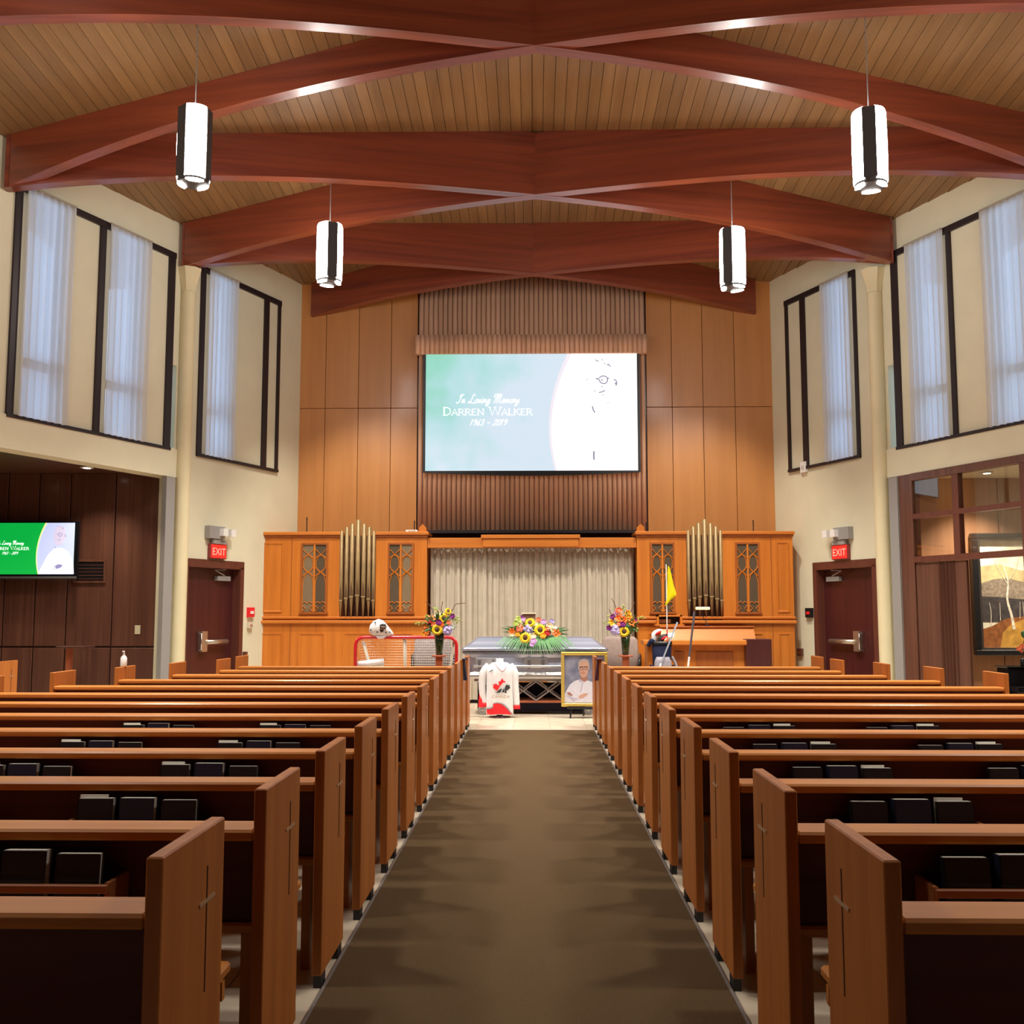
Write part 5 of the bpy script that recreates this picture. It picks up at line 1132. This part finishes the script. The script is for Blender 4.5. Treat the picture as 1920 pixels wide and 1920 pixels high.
# ================================================================== ALCOVE TV AND FITTINGS
TY = 14.56
ttl, tbr = A(149, 977, TY), A(149, 1086, TY); TH = ttl.z-tbr.z; TW = TH*1.72
t = thing('wall_television', 'flat television with a green memorial slide on the alcove wall', 'television', (ttl.x-TW/2, TY, tbr.z))
MB().bbox((-TW/2, 0, 0), (TW/2, .05, TH), .006).build('bezel', BLACKGL, t)
MB().box((-.2, .05, .2), (.2, .19, TH-.2)).build('wall_mount', BLACK, t)
MB().box((-TW/2+.01, -.004, .012), (TW/2-.01, .0, .04)).build('speaker_bar', plain('tv_grey', (.12, .12, .13), .5), t)
S2 = dict(bg=emissive('tv_green', (.0, .40, .05), .70), photo=emissive('tv_photo_blue', (.55, .62, .95), .66), arc=emissive('tv_arc', (.75, .82, .30), .74), text=emissive('tv_text', (1, 1, 1), .95), line=emissive('tv_line', (.30, .28, .55), .55), shirt=emissive('tv_shirt', (.95, .95, 1), .8), face=emissive('tv_face', (.66, .60, .78), .62))
sh = TH-.095; slide(t, Matrix.Translation((-sh*.89, -.0015, .07)), sh, 1.78, S2, True)
ga, gb = A(140, 1049, 14.75), A(198, 1093, 14.75)
t = thing('wall_grille', 'dark rectangular vent grille in a thin frame beside the television', 'grille', ((ga.x+gb.x)/2, 14.757, gb.z))
hw_ = (gb.x-ga.x)/2; hh = ga.z-gb.z
for a, b_, c, d in ((-hw_, 0, hw_, .03), (-hw_, hh-.03, hw_, hh), (-hw_, .03, -hw_+.03, hh-.03), (hw_-.03, .03, hw_, hh-.03)): MB().box((a, -.022, b_), (c, 0, d)).build('frame', WALNUT, t)
MB().box((-hw_+.03, -.006, .03), (hw_-.03, 0, hh-.03)).build('recess', BLACK, t)
for k in range(6): MB().box((-hw_+.03, -.014, .05+k*(hh-.09)/5), (hw_-.03, -.004, .062+k*(hh-.09)/5)).build('slat', WALNUTX, t)
p = A(258, 1181, 14.755)
t = thing('switch_plate', 'cream light switch plate on the dark alcove wall', 'switch plate', (p.x, 14.757, p.z-.06)); MB().bbox((-.04, -.008, 0), (.04, 0, .125), .002).build('plate', plain('ivory', (.72, .66, .45), .4), t); MB().box((-.008, -.016, .05), (.008, -.008, .075)).build('toggle', WHITEP, t)
p0 = A(142, 1211, 14.2)
t = thing('pedestal_table', 'small dark pedestal table standing against the alcove wall', 'side table', (p0.x, 14.2, 0))
MB().bbox((-.19, -.19, p0.z-.03), (.19, .19, p0.z), .006).build('top', WALNUTX, t); MB().bbox((-.115, -.035, .03), (-.045, .035, p0.z-.03), .004).build('post', PEDW, t); MB().bbox((-.2, -.15, 0), (.15, .15, .03), .006).build('base', WALNUTX, t)
# alarm call points, wall fittings
def wall_item(name, lab, cat, p, s, w_, h_, mat, extra=None):
    t = thing(name, lab, cat, wp(p.y, s, 0, p.z-h_/2))
    q = MB(); wbox(q, p.y-w_/2, p.y+w_/2, p.z-h_/2, p.z+h_/2, s, .002, .05); q.build('case', mat, t, world=True)
    q = MB(); wbox(q, p.y-w_/4, p.y+w_/4, p.z-h_/6, p.z+h_/8, s, .05, .06); q.build('front_detail', extra or WHITEP, t, world=True)
wall_item('fire_alarm_pull', 'red fire alarm pull station between the door and the organ case', 'fire alarm', WL(467.5, 1148), -1, .13, .15, JR)
wall_item('notice_card', 'small pale card under the red fire alarm pull station', 'notice', WL(466, 1172), -1, .10, .09, plain('card', (.66, .60, .46), .8), plain('card_ink', (.45, .2, .15), .8))
wall_item('alarm_panel', 'black and red alarm call point beside the dark door frame, golf flag side', 'fire alarm', WR(1520, 1149), 1, .14, .15, BLACK, JR)
wall_item('door_holder', 'dark magnetic door holder low on the cream wall, golf flag side', 'door holder', WR(1503, 1223), 1, .10, .12, FRAMEW, CHROME)
wall_item('motion_sensor', 'small white sensor box under the high window, golf flag side', 'sensor', WR(1510, 876), 1, .13, .17, WHITEP, plain('sensor_window', (.6, .6, .58), .3))
wall_item('door_stop', 'small dark door holder beside the door frame, hockey goal side', 'door holder', WL(457, 1228), -1, .06, .10, FRAMEW, CHROME)
# ================================================================== GLAZED PARTITION OF THE SIDE ROOM
def ry(px, py=1000): return WR(px, py).y
yj0, yj1 = ry(1716, 1000), ry(1683, 1000)     # jamb (nearer the column)
ym = ry(1797, 960); ye = ry(1922, 950)-.02; yfar = 9.6
zr1, zr2 = WR(1850, 953).z, WR(1850, 1041).z
mb = MB(); wbox(mb, yj0, yj1, 0, ZF, 1, -.10, .03); wbox(mb, yfar, yj0, ZF-.10, ZF, 1, -.06, .05)
pt = struct('window_5', mb, WALNUT)
for nm, a, b_, z0, z1, th in (('mullion', ym-.05, ym+.05, zr2, ZF-.10, .045), ('mullion', ye-.06, ye+.04, 0, ZF-.10, .045), ('rail', yfar, yj0, zr1-.035, zr1+.035, .05), ('rail', yfar, yj0, zr2-.04, zr2+.04, .05)):
    q = MB(); wbox(q, a, b_, z0, z1, 1, -.04, th); q.build(nm, FRAMEW, pt)
for a, b_ in ((yj0, ym+.05), (ym-.05, ye+.04), (ye-.06, 11.2), (11.2, yfar)):
    for z0, z1 in ((zr2+.04, zr1-.035), (zr1+.035, ZF-.10)):
        q = MB(); wbox(q, min(a, b_), max(a, b_), z0, z1, 1, 0, .004); q.build('pane', GLASS, pt)
# folding timber door below the glazing
yd = ry(1818, 1150)
t = thing('folding_partition', 'dark walnut folding partition below the side room glazing', 'partition', wp((yd+yj0)/2, 1, 0, 0))
edges = [yj0-.01, ry(1765, 1150)]
q = MB(); wbox(q, edges[1]+.004, edges[0], .01, zr2-.045, 1, -.02, .015); q.build('leaf', WALNUT, t, world=True)
n = 5
for k in range(n):
    a = edges[1]-(edges[1]-yd-.18)*k/n; b_ = edges[1]-(edges[1]-yd-.18)*(k+1)/n
    q = MB(); V = [wp(a, 1, -.02, .01), wp(b_, 1, -.02, .01), wp((a+b_)/2, 1, .05, .01)]; V += [(x, y, zr2-.045) for x, y, z in V]
    q.add(V, [(0, 1, 2), (5, 4, 3), (0, 3, 4, 1), (1, 4, 5, 2), (2, 5, 3, 0)]); q.build('fold', WALNUT, t, world=True)
q = MB(); wbox(q, yd, yd+.175, .01, zr2-.045, 1, -.02, .02); q.build('lead_post', WALNUT, t, world=True)
# ---- painting in the side room
YP = 15.50
pa, pb = A(1819, 1000, YP), A(1819, 1229, YP); FH = pa.z-pb.z; FW = 1.25
t = thing('birch_painting', 'tall painting of birch trees in a black and silver frame', 'painting', (pa.x+FW/2, YP, pb.z))
fo = .085
for a, b_, c, d in ((0, 0, FW, fo), (0, FH-fo, FW, FH), (0, fo, fo, FH-fo), (FW-fo, fo, FW, FH-fo)): MB().bbox((a-FW/2, -.05, b_), (c-FW/2, .06, d), .012).build('black_frame', BLACK, t)
for a, b_, c, d in ((fo, fo, FW-fo, fo+.03), (fo, FH-fo-.03, FW-fo, FH-fo), (fo, fo+.03, fo+.03, FH-fo-.03), (FW-fo-.03, fo+.03, FW-fo, FH-fo-.03)): MB().box((a-FW/2, -.04, b_), (c-FW/2, .05, d)).build('silver_slip', SILVER, t)
def pain(nm, c1, c2, sc): return plain(nm, tuple((a+b_)/2 for a, b_ in zip(c1, c2)), .45, noise=.35, nscale=sc)
SKYP = pain('paint_pale_sky', (.80, .74, .58), (.88, .82, .66), 3); MIST = pain('paint_mist', (.56, .45, .24), (.64, .52, .28), 4); BUSH = pain('paint_bush', (.24, .20, .16), (.32, .26, .2), 22); DARKW = pain('paint_dark_wood', (.05, .045, .05), (.07, .06, .06), 12); GOLDG = pain('paint_gold_grass', (.50, .26, .05), (.6, .34, .07), 8); RUST = pain('paint_rust', (.25, .09, .03), (.32, .12, .04), 14); BIRCH = pain('paint_birch', (.72, .66, .54), (.8, .74, .62), 16)
cw, ch = FW-2*fo-.06, FH-2*fo-.06; cx0, cz0 = -cw/2, fo+.03
def q2(u, v): return (cx0+u*cw, cz0+v*ch)
def pp(nm, pts, mt, k): MB().poly([(q2(*p_)[0], .01-.001*k, q2(*p_)[1]) for p_ in pts]).build(nm, mt, cv)
cv = MB().poly([(cx0, .012, cz0), (cx0+cw, .012, cz0), (cx0+cw, .012, cz0+ch), (cx0, .012, cz0+ch)]).build('canvas', SKYP, t)
pp('mist_band', [(0, .60), (1, .58), (1, .74), (.6, .72), (.3, .78), (0, .76)], MIST, 1)
pp('bush_band', [(0, .44), (1, .44), (1, .62), (.7, .60), (.4, .65), (.2, .64), (0, .60)], BUSH, 2)
pp('dark_wood', [(0, .24), (1, .24), (1, .48), (.6, .45), (.3, .47), (0, .48)], DARKW, 3)
pp('rust_ground', [(0, 0), (1, 0), (1, .28), (.6, .29), (.35, .27), (.15, .20), (0, .17)], RUST, 4)
pp('gold_ground', [(.25, .0), (1, 0), (1, .30), (.62, .27), (.42, .22), (.30, .14)], GOLDG, 5)
def trunk(pts, w0, w1): 
    P_ = smoothline([q2(*p_) for p_ in pts], 5); MB().ribbon(P_, [w0+(w1-w0)*i/(len(P_)-1) for i in range(len(P_))], .003).build('birch_trunk', BIRCH, cv)
trunk([(.46, .17), (.43, .30), (.38, .45), (.40, .62), (.34, .80), (.36, .96)], .045, .006); trunk([(.39, .60), (.26, .75), (.20, .86)], .01, .004); trunk([(.40, .62), (.52, .74), (.58, .9)], .01, .004)
trunk([(.78, .20), (.72, .35), (.69, .55), (.70, .75), (.68, .97)], .055, .012); trunk([(.70, .62), (.82, .78), (.86, .9)], .012, .004)
trunk([(.13, .22), (.14, .33), (.12, .42)], .012, .005); trunk([(.27, .25), (.27, .42)], .008, .004); trunk([(.55, .27), (.56, .43)], .008, .004); trunk([(.61, .27), (.60, .43)], .008, .004); trunk([(.90, .26), (.92, .5), (.9, .8)], .02, .006)
MB().tube([(-.12, .05, FH), (-.12, .06, 3.40-pb.z)], .004, 5).build('hanging_wire', GREYM, t)
# ---- piano and blossom at the edge of the opening
pz_ = A(1880, 1252, 13.3); 
t = thing('upright_piano', 'black upright piano standing in front of the painting', 'piano', (6.72, 13.75, 0))
MB().bbox((-.62, -.12, .0), (.62, .20, pz_.z-.02), .01).build('case', BLACKGL, t); MB().bbox((-.64, -.15, pz_.z-.02), (.64, .22, pz_.z), .006).build('lid', BLACKGL, t)
MB().bbox((-.60, -.32, .42), (.60, -.12, .50), .01).build('key_bed', BLACKGL, t)
for sx in (-.55, .55): MB().bbox((sx-.04, -.31, 0), (sx+.04, -.24, .42), .01).build('leg', BLACKGL, t)
fl_ = A(1908, 1217, 13.75); hz0 = pz_.z
t = thing('blossom_sprig', 'coral blossom sprig in a small dark vase on the black piano', 'flower', (fl_.x+.06, 13.75, hz0))
MB().lathe([(.03, 0), (.035, .02), (.03, .08), (.018, .10)], 12).build('vase', BLACK, t, True)
MB().tube(smoothline([(0, 0, .08), (.0, 0, fl_.z-hz0), (.04, 0, fl_.z-hz0+.14)], 4), .006, 5).build('stem', TWIG, t)
for dx, dz, rr_ in ((-.06, .0, .035), (-.02, .03, .04), (.03, .05, .03), (-.03, -.03, .025)): puff(t, (dx, -.03, fl_.z-hz0+dz), rr_, 'coral')
MB().ball((.05, 0, fl_.z-hz0+.19), .06, 8, 6, (1, .6, 1), .1).build('dark_leaf_cluster', LEAF, t)
# ================================================================== LAMPS IN THE ALCOVE AND SIDE ROOM
def downlight(x, y, z, watts, lab, ang=110, col=(1, .86, .66)):
    t = thing('recessed_downlight', lab, 'ceiling light', (x, y, z), 0, 'recessed ceiling downlights')
    MB().lathe([(.055, -.012), (.085, -.012), (.09, -.001)], 18).build('trim_ring', WHITEP, t); MB().lathe([(.05, -.014), (.05, -.011)], 16).build('lens', emissive('downlight_lens', (1, .88, .7), 6), t)
    spot('downlight_beam', (x, y, z-.03), (x, y, 0), watts, ang, .8, .04, col)
downlight(-6.15, 14.1, 3.43, 75, 'recessed downlight in the alcove ceiling close to the column'); downlight(-7.6, 13.2, 3.43, 60, 'recessed downlight in the alcove ceiling above the television')
downlight(6.5, 14.9, 3.43, 260, 'recessed downlight in the side room in front of the painting'); downlight(7.9, 14.6, 3.43, 220, 'recessed downlight in the side room near the far wall')

# ================================================================== STAGE SPOTLIGHT FIXTURES
for (a, b_, c, d), lab in zip(SPOTS, ('outer spotlight above the hockey goal', 'outer spotlight above the organ console', 'inner spotlight above the jersey', 'inner spotlight above the framed portrait')):
    a, b_ = Vector(a), Vector(b_); q = (b_-a).to_track_quat('Z', 'Y').to_matrix().to_4x4()
    t = thing('stage_spotlight', 'black can %s hung from the plank ceiling' % lab, 'spotlight', a, 0, 'stage spotlights')
    MB().lathe([(.05, -.22), (.07, -.18), (.075, -.012), (.065, -.012)], 16, q).build('can', BLACK, t, True)
    MB().tube([q @ Vector((0, 0, -.12)), (0, 0, ceil_z(a.x, a.y)-a.z-.005)], .012, 6).build('stem', BLACK, t)
